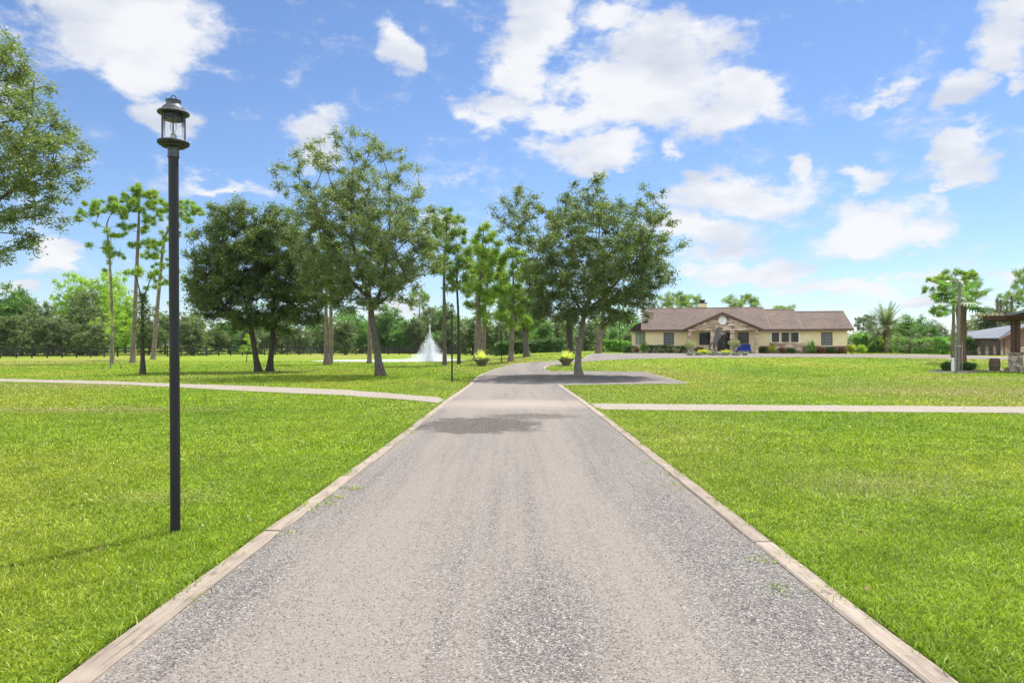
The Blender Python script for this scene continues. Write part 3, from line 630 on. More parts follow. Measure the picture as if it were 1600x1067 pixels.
def skeleton(trunks, att, tip_r, rng, pw=.46, droop=0.0, rmax=None, seglen=1.0, pen=.35):
    """trunks: list of (points, radii). att: (n,3). Returns branch edges + tip nodes"""
    pos = []; par = []; dist = []; isT = []
    for pts, rad in trunks:
        first = True; pts = [Vector(p) for p in pts]; start = int(len(pts)*.0); L_ = 0
        sub = []
        for a, b_ in zip(pts, pts[1:]):
            k = max(1, int((b_-a).length/.35))
            for s in range(k): sub.append(a.lerp(b_, s/k))
        sub.append(pts[-1]); tot = sum((b_-a).length for a, b_ in zip(sub, sub[1:])); L_ = 0
        for q, p in enumerate(sub):
            if q: L_ += (p-sub[q-1]).length
            pos.append(tuple(p)); par.append(-1 if q == 0 else len(pos)-2); dist.append(L_*.55); isT.append(L_/tot)
    pos = list(map(np.array, pos)); nT = len(pos)
    minfrac = .45
    top = pos[-1]; order = np.argsort(np.linalg.norm(att-np.array(pos[nT-1])*0-np.mean([p for p, f_ in zip(pos, isT) if f_ > .6], axis=0), axis=1))
    A_ = np.array(pos); Dd = np.array(dist); ok = np.array([f_ > minfrac for f_ in isT]); tips = np.full(len(att), -1)
    capn = len(att)*6+len(pos)+50; BP = np.zeros((capn, 3)); BD = np.zeros(capn); BO = np.zeros(capn, bool); n = len(pos)
    BP[:n] = A_; BD[:n] = Dd; BO[:n] = ok; PR = np.full(capn, -1); PR[:n] = par
    for ai in order:
        a = att[ai]; dv = a-BP[:n]; d = np.linalg.norm(dv, axis=1)
        cost = d+pen*BD[:n]+np.where(dv[:, 2] < 0, -dv[:, 2]*1.1, 0)+np.where(BO[:n], 0, 1e6)
        k = int(np.argmin(cost)); L_ = d[k]; m_ = int(min(5, max(1, round(L_/seglen)))); prev = k; s0 = BP[k].copy()
        side = rng.normal(0, .09, 3)*L_
        for s in range(1, m_+1):
            f_ = s/m_; p = s0+(a-s0)*f_
            if s < m_: p = p+side*math.sin(math.pi*f_)+np.array([0, 0, L_*.10*math.sin(math.pi*f_)])
            if n >= capn: break
            BP[n] = p; BD[n] = BD[prev]+np.linalg.norm(p-BP[prev]); BO[n] = True; PR[n] = prev; prev = n; n += 1
        tips[ai] = prev
    cnt = np.zeros(n)
    for tnode in tips:
        k = tnode
        while k >= nT: cnt[k] += 1; k = PR[k]
    idx = np.arange(nT, n); idx = idx[cnt[idx] > 0]
    r = tip_r*np.maximum(cnt, 1)**pw
    if rmax: r = np.minimum(r, rmax)
    pr = PR[idx]; rp = np.where(pr < nT, r[idx]*1.15, np.minimum(r[pr], r[idx]*1.5))
    return BP[pr], BP[idx], rp, r[idx]
def leaves(cl, cr, per, size, rng, flat=.75, droop=.2, jitter=.3, aspect=.5, outward=None):
    """diamond leaves scattered round clump centres"""
    n = len(cl); k = per; c = np.repeat(cl, k, 0); N_ = len(c)
    crs = np.repeat(np.asarray(cr)*np.ones(n)*rng.uniform(.7, 1.25, n), k)[:, None]
    d = rng.normal(0, 1, (N_, 3)); d /= np.linalg.norm(d, axis=1, keepdims=True); rad = rng.random((N_, 1))**.55
    # sub-twigs: leaves gather along a few directions
    tw = rng.normal(0, 1, (n, 7, 3)); tw /= np.linalg.norm(tw, axis=2, keepdims=True); pick = rng.integers(0, 7, N_)
    dt = tw[np.repeat(np.arange(n), k), pick]; d = d*.45+dt*.75; d[:, 2] *= flat
    p = c+d*rad*crs
    return leafquads(p, size*rng.uniform(.65, 1.35, N_), aspect, rng, droop, d)
def leafquads(p, s, aspect, rng, droop, d=None):
    N_ = len(p)
    u = rng.normal(0, 1, (N_, 3)); u[:, 2] = u[:, 2]*.45-droop
    if d is not None: u += d*.8
    u /= np.linalg.norm(u, axis=1, keepdims=True)+1e-9
    nrm = rng.normal(0, .75, (N_, 3)); nrm[:, 2] += .8; w = np.cross(u, nrm); w /= np.linalg.norm(w, axis=1, keepdims=True)+1e-9
    s = s[:, None]
    return np.stack([p, p+u*s*.45+w*s*aspect*.5, p+u*s, p+u*s*.45-w*s*aspect*.5], 1)
def needles(cl, cr, per, width, rng, up=.35):
    n = len(cl); c = np.repeat(cl, per, 0); N_ = len(c); cr = np.repeat(np.asarray(cr)*np.ones(n)*rng.uniform(.7, 1.3, n), per)[:, None]
    d = rng.normal(0, 1, (N_, 3)); d[:, 2] = d[:, 2]*.75+up; d /= np.linalg.norm(d, axis=1, keepdims=True)
    ref = rng.normal(0, 1, (N_, 3)); w = np.cross(d, ref); w /= np.linalg.norm(w, axis=1, keepdims=True)
    o_ = rng.normal(0, .22, (N_, 3))*cr
    p0 = c+o_+d*cr*.12; p1 = c+o_+d*cr*rng.uniform(.65, 1.05, (N_, 1))
    return np.stack([p0-w*width*.5, p0+w*width*.5, p1+w*width*.25, p1-w*width*.25], 1)
def quads_obj(name, Q, mat, parent):
    n = len(Q); me = np_mesh(name, Q.reshape(-1, 3), np.arange(n*4).reshape(n, 4)); return link(name, me, mat, parent)
def trunk_obj(trunks, br, mat, parent, rng, nb=5, n=12):
    pr = random.Random(int(rng.integers(1e6))); m_ = MB()
    for pts, rad in trunks:
        # flare + smooth subdivision
        P_ = []; R_ = []
        for a in range(len(pts)-1):
            L_ = (Vector(pts[a+1])-Vector(pts[a])).length; k = max(2, int(L_/.4))
            for s in range(k):
                f_ = s/k; p0 = Vector(pts[max(a-1, 0)]); p1 = Vector(pts[a]); p2 = Vector(pts[a+1]); p3 = Vector(pts[min(a+2, len(pts)-1)])
                P_.append(.5*((2*p1)+(-p0+p2)*f_+(2*p0-5*p1+4*p2-p3)*f_**2+(-p0+3*p1-3*p2+p3)*f_**3)); R_.append(rad[a]+(rad[a+1]-rad[a])*f_)
        P_.append(Vector(pts[-1])); R_.append(rad[-1])
        z0 = P_[0].z
        R_ = [r*(1+.45*math.exp(-max(0, (p.z-z0))/(.18+r*.5))) if pts is trunks[0][0] or pts[0][2] < .2 else r for p, r in zip(P_, R_)]
        P_[0] = P_[0]-Vector((0, 0, .15))*(1 if P_[0].z < .3 else 0)
        m_.tube(P_, R_, n, bump=.14, rng=pr)
    me = m_.mesh('trunk', True)
    V = np.array([v.co for v in me.vertices]); bpy.data.meshes.remove(me)
    V0, F0 = np.array(m_.v), [f for f in m_.f]
    quad = np.array([f for f in F0 if len(f) == 4]); 
    if br is not None:
        bv, bf = edges_mesh(*br, n=nb); quad = np.concatenate([quad, bf+len(V0)]); V0 = np.concatenate([V0, bv])
    return link('trunk', np_mesh('trunk', V0, quad, True), mat, parent)
class PX:
    """photo pixels -> local metres of a thing standing at base"""
    def __init__(s, px, py, Y=None):
        s.base = G(px, py) if Y is None else at(px, Y); s.X, s.Y, s.Z = s.base; s.k = s.Y/F
    def __call__(s, px, py, dy=0):
        return ((px-CX)*s.k-s.X, dy, (HY-py)*s.k+CAMH-s.Z)
def attract(T, blobs, spacing, rng, depth=.9):
    """scatter clump centres through blobs given as (px, py, r_px[, weight])"""
    B = np.array([(b_[0], b_[1], b_[2], b_[3] if len(b_) > 3 else 1.0) for b_ in blobs], float)
    area = B[:, 2]**2*B[:, 3]; x0, x1 = (B[:, 0]-B[:, 2]).min(), (B[:, 0]+B[:, 2]).max(); y0, y1 = (B[:, 1]-B[:, 2]).min(), (B[:, 1]+B[:, 2]).max()
    cx, cy, rx, ry = (x0+x1)/2, (y0+y1)/2, (x1-x0)/2, (y1-y0)/2; Rd = rx*depth
    tot = area.sum()*math.pi/(spacing/T.k)**2; out = []
    for b_, a_ in zip(B, area):
        n = max(1, int(round(tot*a_/area.sum()))); th = rng.uniform(0, 6.283, n); q = np.sqrt(rng.random(n))*b_[2]*.92
        x = b_[0]+np.cos(th)*q; y = b_[1]+np.sin(th)*q
        h = np.sqrt(np.clip(1-((x-cx)/rx)**2-((y-cy)/ry)**2, .08, 1))*Rd
        dy = rng.uniform(-1, 1, n)*h*T.k
        sc_ = (T.Y+dy)/T.Y*0+1
        out.append(np.stack([(x-CX)*T.k-T.X, dy, (HY-y)*T.k+CAMH-T.Z], -1))
    return np.concatenate(out)
def broad(name, label, T, trunk_px, blobs, spacing, cr, per, size, mat, bark, seed, group=None, depth=.9, tip=.009, cat='tree', extra=(), aspect=.5, rmax=None, droop=.15, zmin=.25):
    rng = np.random.default_rng(seed); root = empty(name, T.base); tag(root, label, cat, group)
    trunks = [([T(x, y, dy) for x, y, r, dy in tp], [r*.74 for x, y, r, dy in tp]) for tp in trunk_px]
    att = attract(T, blobs, spacing, rng, depth); att[:, 2] = np.maximum(att[:, 2], zmin)
    br = skeleton(trunks, att, tip, rng, rmax=rmax)
    trunk_obj(trunks, br, M[bark], root, rng)
    quads_obj('crown', leaves(att, cr, per, size, rng, droop=droop, aspect=aspect), M[mat], root)
    return root
def pine(name, label, T, trunk_px, blobs, spacing, cr, per, width, mat, bark, seed, group=None, depth=.8, tip=.009, pen=.25):
    rng = np.random.default_rng(seed); root = empty(name, T.base); tag(root, label, 'pine tree', group)
    trunks = [([T(x, y, dy) for x, y, r, dy in tp], [r*.75 for x, y, r, dy in tp]) for tp in trunk_px]
    att = attract(T, blobs, spacing, rng, depth)
    br = skeleton(trunks, att, tip, rng, pen=pen, rmax=.07)
    trunk_obj(trunks, br, M[bark], root, rng, n=10)
    quads_obj('crown', needles(att, cr, int(per*1.5), width*1.25, rng), M[mat], root)
    return root
# --- big oak, centre left
T = PX(593, 587)
broad('oak_tree', 'tallest oak left of the driveway, thin airy top, grey trunk leaning left', T,
 [[(595,587,.34,0),(591,565,.26,0),(588,540,.235,0),(583,510,.21,0),(580,485,.2,0),(577,462,.15,0)],
  [(580,487,.15,0),(592,460,.12,.1),(598,430,.10,.3),(604,380,.07,.5),(607,330,.045,.4),(605,270,.02,.3)],
  [(577,465,.13,0),(566,430,.10,-.3),(556,385,.075,-.6),(552,330,.05,-.5),(556,260,.02,-.4)],
  [(579,470,.12,0),(548,440,.09,.6),(515,400,.065,.8),(490,350,.04,.9),(478,290,.02,.8)],
  [(583,482,.11,0),(612,462,.08,-.6),(640,440,.05,-1.0),(672,432,.03,-1.2)]],
 [(520,330,35),(500,370,30),(550,300,35,.8),(590,320,40,.75),(560,360,40),(610,370,40,.85),(520,400,35),(640,350,30,.7),(650,400,30,.8),(600,420,40,.9),(550,430,35),(500,440,28),(540,462,28),(600,455,28,.8),(635,430,25,.7),(660,380,22,.6),(480,340,20),(575,470,15),(478,400,20),
  (450,270,15,.5),(465,255,15,.5),(482,240,15,.4),(445,295,12,.5),(470,290,18,.7),(500,255,16,.45),(515,235,12,.4),(540,235,16,.45),(550,215,10,.5),(575,214,14,.45),(590,226,15,.45),(600,250,20,.5),(570,260,22,.6),(530,270,22,.6),(620,245,12,.4),(637,270,16,.4),(650,290,15,.4),(665,310,14,.4),(678,330,12,.4),(625,300,22,.5),(680,365,15,.45),(690,400,12,.4),(640,462,14,.5),(657,442,10,.4),(690,425,12,.4)],
 .32, .45, 180, .106, 'oak', 'bark', 101, 'oaks along the driveway', .85)
# --- right oak
T = PX(903, 588)
broad('oak_tree', 'round spreading oak on the gravel turnout, right of the driveway and left of the house', T,
 [[(905,588,.30,0),(903,575,.24,0),(904,550,.2,0),(908,520,.18,0),(912,495,.17,0),(914,478,.14,0)],
  [(912,496,.12,0),(925,460,.09,.3),(935,410,.06,.5),(938,350,.035,.3),(938,300,.015,.2)],
  [(912,494,.12,0),(890,455,.09,-.4),(868,415,.06,-.6),(840,370,.035,-.5),(808,325,.015,-.3)],
  [(913,490,.11,0),(950,455,.08,-.6),(985,415,.05,-.8),(1015,370,.03,-.6),(1018,325,.014,-.5)],
  [(912,497,.1,0),(945,475,.07,.8),(985,462,.05,1.0),(1030,440,.03,.8)]],
 [(775,332,8,.55),(790,315,12,.55),(802,300,11,.5),(815,310,12,.5),(828,318,10,.5),(800,335,14,.6),(820,340,15,.7),(792,355,12,.6),(800,374,13,.6),(820,365,16,.8),(845,340,13,.6),(937,288,10,.6),(925,294,8,.6),(885,312,13,.7),(1010,300,9,.5),(1020,312,9,.5),(1000,322,12,.6),(1030,335,12,.6),(1042,352,9,.6),(1015,345,14,.7),(1048,392,12,.6),(1055,425,11,.55),(1040,440,12,.6),(1022,470,11,.5),(1002,488,10,.5),(985,500,9,.5),
  (860,350,20,.85),(890,335,26,.85),(930,325,30,.9),(970,340,28,.85),(1000,370,30,.9),(880,380,35),(930,380,45,.95),(980,400,40,.95),(1020,400,26,.85),(845,400,25),(860,440,35),(910,435,40),(960,440,40),(1010,430,28,.9),(835,465,22),(870,478,25),(920,476,26),(965,478,26),(1000,460,20,.85),(845,487,14),(890,493,15),(950,500,13),(830,430,18)],
 .285, .42, 175, .10, 'oak_dark', 'bark_pale', 102, 'oaks along the driveway', .9)
# --- pair of dark oaks
T = PX(402, 581)
broad('oak_tree', 'dense dark oak, left one of the close pair behind the lamp post, trunk leaning left', T,
 [[(404,581,.3,0),(400,560,.22,0),(396,535,.2,0),(392,510,.17,0),(385,480,.13,0),(372,430,.08,0),(368,370,.04,0)],
  [(393,512,.11,0),(365,485,.08,-.5),(335,455,.05,-.8)]],
 [(367,322,14,.8),(352,340,22),(385,340,22),(335,368,26),(375,380,35),(318,405,26),(350,420,38),(395,415,35),(309,440,20),(335,460,35),(380,460,35),(345,490,25),(308,462,14),(390,495,20),(325,480,18),(375,505,14),(410,380,22)],
 .325, .5, 185, .115, 'oak_dark', 'bark_dark', 103, 'pair of dark oaks', .85)
T = PX(421, 580.5)
broad('oak_tree', 'dense dark oak, right one of the close pair, nearly black trunk with wide foot', T,
 [[(421,581,.33,0),(423,560,.23,0),(426,535,.21,0),(427,500,.18,0),(430,450,.12,0),(435,380,.05,0)],
  [(427,502,.12,0),(455,480,.08,.5),(490,455,.05,.8)]],
 [(428,338,18,.8),(412,358,24),(450,358,24),(440,395,35),(475,390,25),(425,430,35),(465,435,35),(492,430,28),(440,470,35),(480,475,30),(508,462,18),(415,490,20),(450,500,22),(485,500,15),(420,510,12)],
 .325, .5, 185, .115, 'oak_dark', 'bark_dark', 104, 'pair of dark oaks', .85)
# --- near oak cut by the left frame edge
T = PX(-150, 540, 16.0)
broad('oak_tree', 'near oak whose leafy branches reach into the picture from the left edge', T,
 [[(-150,647,.36,0),(-150,600,.3,0),(-146,540,.27,0),(-140,470,.24,0),(-130,400,.2,0),(-120,300,.13,0),(-110,180,.06,0)],
  [(-135,430,.13,0),(-80,360,.09,.2),(-20,310,.05,.3),(40,270,.025,.3)],
  [(-126,350,.11,0),(-70,260,.07,-.2),(0,200,.04,-.2),(60,190,.02,-.2)]],
 [(5,78,20,.8),(25,97,16,.7),(0,125,30),(40,128,14,.7),(10,180,50),(55,178,20,.9),(80,205,19,.8),(100,228,17,.7),(115,232,11,.7),(60,240,35),(20,260,45),(90,262,16,.7),(60,290,22,.9),(20,320,35),(45,325,15,.8),(5,370,22,.8),(20,385,10,.6),(5,405,8,.6),
  (-60,110,60,.8),(-60,250,80,.8),(-150,200,110,.5),(-70,370,55,.7),(-230,280,90,.4),(-160,80,60,.4),(-25,60,30,.7)],
 .175, .27, 125, .068, 'oak', 'bark', 105, None, .7, tip=.005)
# --- slash pines, left group
T = PX(176, 568)
g0 = 'tall slender pines left of the pair of dark oaks'
pine('pine_tree', 'thinnest of the tall pines, leftmost, with sparse tufts on short side branches', T,
 [[(176,568,.2,0),(175,530,.17,0),(174,458,.14,0),(170,389,.11,0),(167,350,.08,0),(174,335,.04,0),(182,318,.02,0)]],
 [(125,343,8,.8),(135,335,10),(148,326,12),(163,320,13),(180,318,13),(190,328,10),(150,348,5,.6),(180,352,6),(160,365,5,.7),(185,370,9,.9),(195,370,6),(159,392,8),(168,386,7),(185,397,8),(192,400,5),(162,410,5),(162,419,5)],
 .42, .34, 60, .045, 'needle', 'bark_pine', 201, g0)
T = PX(208, 567)
pine('pine_tree', 'tallest left pine with straight pale trunk and full flat crown, left of the lamp pole', T,
 [[(207,567,.33,0),(209,530,.27,0),(212,458,.22,0),(215,389,.18,0),(217,337,.13,0),(217,302,.05,0)]],
 [(215,297,8),(225,299,10),(240,306,11),(200,309,8),(211,315,12),(228,318,13),(244,320,12),(256,318,9),(205,334,9,.8),(195,340,6),(230,340,10,.8),(246,342,9,.8),(209,355,10,.8),(199,358,5,.7),(230,360,7,.7),(222,386,9,.8),(238,384,9,.8),(246,376,6,.8),(212,382,5)],
 .42, .35, 70, .045, 'needle', 'bark_pine', 202, g0)
T = PX(239, 561.5)
pine('pine_tree', 'leaning pine half hidden behind the lamp pole, crown showing right of the pole', T,
 [[(239,562,.36,0),(242,530,.3,0),(248,458,.25,0),(256,381,.19,0),(268,350,.12,0),(284,332,.05,0)]],
 [(285,322,9),(297,325,10),(308,331,8),(316,337,5),(290,340,8),(281,350,7),(300,346,6),(285,366,7),(296,371,5),(262,350,9),(257,370,8),(250,386,8),(240,400,9),(230,403,6),(248,415,8,.8),(255,396,8),(262,416,6),(245,430,5),(258,440,7),(282,436,5),(296,438,5),(300,452,6)],
 .46, .38, 66, .05, 'needle', 'bark_pine', 203, g0)
T = PX(223, 585)
rt = pine('pine_tree', 'short dark tree with vine-wrapped trunk and forked top, in front of the tall left pines', T,
 [[(223,585,.21,0),(223,560,.16,0),(222,520,.13,0),(223,480,.1,0),(222,462,.08,0)],[(222,470,.06,0),(216,445,.04,0),(212,432,.02,0)],[(223,468,.06,0),(231,448,.04,0),(238,425,.02,0)]],
 [(210,430,6),(205,428,4,.8),(221,424,8),(236,434,7),(240,428,6),(230,446,6,.7),(246,446,5,.8),(198,426,3)],
 .3, .26, 60, .03, 'needle', 'bark_dark', 204)
rng = np.random.default_rng(3); att = np.stack([rng.normal(0, .2, 110), rng.normal(0, .2, 110), rng.uniform(1.6, 4.6, 110)], -1)
att[:, :2] *= (1.25-np.abs(att[:, 2:3]-3.3)/2.6)
quads_obj('vine', leaves(att, .24, 40, .09, rng, droop=.5), M['oak_dark'], rt)
T = PX(173, 575.5)
broad('young_tree', 'pale yellow-green young tree with a very thin stem and flat layered twigs', T,
 [[(173,576,.06,0),(172,555,.045,0),(173,530,.035,0),(175,505,.025,0),(178,488,.015,0)]],
 [(150,500,7,.5),(160,503,8,.6),(170,496,9,.7),(182,492,8,.7),(192,500,8,.6),(160,516,8,.5),(178,514,11,.7),(194,515,7,.5),(170,526,9,.6),(186,528,7,.5),(144,504,4,.5)],
 .3, .26, 46, .085, 'lime', 'bark_pale', 205, None, .8, tip=.006, droop=.0)
T = PX(387, 565)
broad('young_tree', 'small round yellow-green sapling on the far lawn left of the pair of dark oaks', T,
 [[(385,565,.06,0),(386,555,.05,0),(388,545,.04,0)]], [(388,540,9),(382,545,6),(395,543,7),(388,530,6)], .36, .32, 60, .12, 'lime', 'bark', 206, None, .9)
# trunks seen under the oak crowns, crowns hidden in them
for px, py, lab, sd_, hw in ((509,569.5,'left one of two close straight trunks under the left side of the tall oak',211,.24),(516.5,568.5,'right one of two close straight trunks under the left side of the tall oak',212,.24),(577,568,'straight pale trunk just left of the tall oak trunk',213,.24)):
    T = PX(px, py)
    pine('pine_tree', lab, T, [[(px,py,hw*1.15,0),(px+1,540,hw*.92,0),(px+.5,500,hw*.85,0),(px+1,440,hw*.6,0),(px+2,390,.08,0)]],
     [(px-12,400,14),(px+10,395,14),(px,380,14),(px-8,420,12),(px+14,420,10)], .55, .4, 60, .05, 'needle', 'bark_pine', sd_, 'straight trunks behind the oaks')
# --- middle grove
gm = 'pines of the middle grove'
T = PX(695, 570)
pine('pine_tree', 'slender grey pine right beside the fountain, leftmost of the middle grove', T,
 [[(695,570,.24,0),(694.5,540,.2,0),(694,480,.17,0),(694,420,.13,0),(697,370,.08,0),(700,335,.03,0)]],
 [(700,332,11,.9),(690,344,13),(712,345,13),(680,362,14),(700,368,17),(718,372,14),(672,392,14),(690,398,17),(710,400,17),(680,420,13),(700,428,14),(668,375,10,.7),(676,345,9,.7)],
 .5, .42, 60, .05, 'needle_far', 'bark', 221, gm)
T = PX(717, 569)
pine('pine_tree', 'thin dark trunked pine just right of the second lamp post', T,
 [[(717,569,.2,0),(717,540,.16,0),(716,490,.13,0),(714,440,.1,0),(716,400,.05,0)]],
 [(722,415,12),(735,400,11),(715,440,13),(731,438,12),(700,452,9,.8),(724,462,9,.8),(738,420,10),(706,425,10)],
 .5, .42, 60, .05, 'needle_far', 'bark_dark', 222, gm)
T = PX(744, 563)
pine('pine_tree', 'tall bright green pine behind the left planter, highest of the middle grove', T,
 [[(743,563,.34,0),(745,540,.28,0),(747,480,.24,0),(751,420,.18,0),(755,370,.08,0),(756,352,.03,0)]],
 [(755,358,8),(748,370,10),(765,375,12),(778,386,9),(745,392,12),(762,398,15),(780,405,10),(742,422,13),(760,428,15),(778,434,12),(740,452,12),(758,460,15),(773,464,11),(735,478,9),(752,490,9)],
 .62, .6, 95, .055, 'needle', 'bark_pine', 223, gm)
T = PX(757, 560)
pine('pine_tree', 'pine trunk right behind the left planter, joined to the tall bright pine by its crown', T,
 [[(756.5,560,.33,0),(756,530,.28,0),(757,490,.24,0),(762,440,.15,0),(768,400,.05,0)]],
 [(770,400,10),(782,415,10),(765,440,13),(785,445,10),(768,470,13),(780,490,10),(762,500,9)],
 .7, .6, 95, .06, 'needle', 'bark_pine', 224, gm)
T = PX(750.5, 561)
pine('pine_tree', 'middle trunk of the three close pine trunks behind the left planter', T,
 [[(750,561,.33,0),(749,530,.28,0),(749,490,.24,0),(744,440,.15,0),(738,400,.05,0)]],
 [(738,395,10),(730,420,10),(742,440,12),(728,452,10),(745,475,10)],
 .7, .6, 95, .06, 'needle_far', 'bark_pine', 225, gm)
T = PX(799, 564.5)
pine('pine_tree', 'bright yellow-green pine standing alone beside the driveway bend right of the third lamp post', T,
 [[(798,564.5,.3,0),(799,545,.25,0),(801,520,.22,0),(802,480,.17,0),(802,430,.1,0),(800,402,.03,0)]],
 [(800,400,9),(790,410,11),(812,405,10),(822,418,9),(785,430,12),(803,430,14),(820,435,12),(784,452,12),(802,455,14),(818,462,11),(790,478,11),(808,485,12),(800,500,9),(785,498,8),(820,500,8),(796,512,6)],
 .52, .44, 90, .05, 'needle', 'bark_pine', 226, gm)
T = PX(822, 557)
pine('pine_tree', 'pine with forked trunk in front of the dark hedge left of the round oak', T,
 [[(823,557,.42,0),(822,540,.33,0),(822,515,.28,0),(826,470,.15,0),(830,430,.05,0)],[(823,556,.3,0),(819,535,.22,0),(817,510,.15,0),(815,480,.06,0)]],
 [(835,430,11),(838,455,12),(826,480,13),(842,488,11),(812,500,12),(830,508,10),(816,478,10)],
 .7, .6, 90, .06, 'needle_far', 'bark', 227, gm)
T = PX(937, 552)
pine('pine_tree', 'pine with leaning brown trunk seen right of the round oak trunk', T,
 [[(935,551.5,.4,0),(937,530,.36,0),(941,505,.32,0),(944,480,.2,0),(946,440,.08,0)]],
 [(944,440,14),(936,460,12),(952,462,12),(944,478,10),(930,440,10),(958,440,10)],
 .8, .6, 70, .07, 'needle_far', 'bark_pine', 228, gm)
T = PX(892, 552)
broad('dark_tree', 'very dark ivy-clad trunk just left of the round oak trunk', T,
 [[(892,552,.45,0),(891,535,.4,0),(890,515,.45,0),(889,495,.3,0)]], [(890,505,12),(890,515,10),(889,525,8),(895,495,12),(890,535,5),(882,498,8)], .5, .5, 90, .16, 'oak_dark', 'bark_dark', 229, None, .8)
# --- shared background broad-leaved kinds (unit: metres, roughly 10 m tall)
def bg_kind(seed, mat, H=10, W=9, low=.08, per=60, size=.3, cr=.85, nclump=230, bark='bark_dark', lump=5):
    rng = np.random.default_rng(seed); blobs = []
    for k in range(lump):
        z = H*rng.uniform(low+.18, .86); w = W*.5*(1-.55*abs(z/H-.45)*1.4); a = rng.uniform(0, 6.28); q = rng.uniform(.25, .72)*w
        blobs.append((math.cos(a)*q, math.sin(a)*q, z, rng.uniform(.17, .27)*W))
    blobs.append((0, 0, H*.5, W*.33)); blobs.append((rng.uniform(-.5, .5), 0, H*.78, W*.2)); blobs.append((rng.uniform(-1, 1), -1, H*.25, W*.3))
    Bq = np.array(blobs); pk = rng.choice(len(Bq), nclump, p=Bq[:, 3]**2/np.sum(Bq[:, 3]**2))
    d = rng.normal(0, 1, (nclump, 3)); d /= np.linalg.norm(d, axis=1, keepdims=True); att = Bq[pk, :3]+d*(Bq[pk, 3]*rng.uniform(.55, 1.02, nclump)**1)[:, None]
    att[:, 2] = np.clip(att[:, 2], .3, H*1.02)
    trunks = [([(0, 0, 0), (.1, 0, H*.2), (.0, .1, H*.45), (.1, 0, H*.75)], [.28, .2, .16, .05])]
    br = skeleton(trunks, att, .012, rng, rmax=.12)
    root = empty('_', (0, 0, 0)); trunk_obj(trunks, br, M[bark], root, rng, nb=4, n=8)
    quads_obj('crown', leaves(att, cr, per, size, rng, aspect=.6), M[mat], root)
    return root
def bg_pine(seed, mat='needle_far', H=14, w=.1, n=46, bark='bark_pine'):
    rng = np.random.default_rng(seed); th = rng.uniform(0, 6.28, n); z = H*(.6+.38*rng.random(n)**.7); r = np.sqrt(np.clip(1-((z/H-.82)/.25)**2, .03, 1))*rng.uniform(.35, 1, n)*H*.24; lump = rng.integers(0, 9, n); th = th*.25+lump*.7; z = z+.5*np.sin(lump*2.3)
    att = np.stack([np.cos(th)*r, np.sin(th)*r, z], -1)
    trunks = [([(0, 0, 0), (.1, 0, H*.35), (-.05, .1, H*.7), (.1, 0, H*.97)], [.24, .19, .13, .04])]
    br = skeleton(trunks, att, .016, rng, pen=.2, rmax=.07); root = empty('_', (0, 0, 0)); trunk_obj(trunks, br, M[bark], root, rng, nb=4, n=8)
    quads_obj('crown', needles(att, .75, 55, w, rng), M[mat], root); return root
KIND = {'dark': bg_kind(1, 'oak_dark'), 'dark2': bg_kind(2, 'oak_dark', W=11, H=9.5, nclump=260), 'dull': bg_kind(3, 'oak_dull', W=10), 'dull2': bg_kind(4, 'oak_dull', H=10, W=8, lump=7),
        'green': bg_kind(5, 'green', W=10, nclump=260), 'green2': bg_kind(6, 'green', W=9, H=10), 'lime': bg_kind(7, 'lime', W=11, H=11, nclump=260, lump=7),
        'far': bg_kind(8, 'hazed_leaf', W=11, H=10), 'pine': bg_pine(9), 'pine2': bg_pine(10, H=13), 'farpine': bg_pine(12, 'hazed_leaf', w=.14)}
KH = {'dark': 10.2, 'dark2': 9.9, 'dull': 10.2, 'dull2': 10.2, 'green': 10.2, 'green2': 10.2, 'lime': 11.3, 'far': 10.2, 'pine': 14.2, 'pine2': 13.2, 'farpine': 14.2}
used = set(); rbg = random.Random(77)
def plant(kind, px, Y, topy, label, group=None, wide=1.0, name=None, cat='tree'):
    x, y, z = at(px, Y); Hm = (HY-topy)/F*Y+CAMH-z; s = Hm/KH[kind]
    src = KIND[kind]
    if kind not in used: used.add(kind); r_ = src
    else:
        r_ = src.copy(); COL.objects.link(r_)
        for ch in src.children:
            c_ = ch.copy(); COL.objects.link(c_); c_.parent = r_
    r_.name = name or {'pine': 'pine_tree', 'pine2': 'pine_tree', 'farpine': 'pine_tree'}.get(kind, 'broadleaf_tree')
    r_.location = (x, y, z-.05); r_.scale = (s*wide, s*wide, s); r_.rotation_euler = (0, 0, rbg.uniform(0, 6.28))
    for k_ in ('group',):
        if k_ in r_: del r_[k_]
    tag(r_, label, 'pine tree' if 'pine' in kind else cat, group); return r_
gl = 'trees behind the left paddock fence'
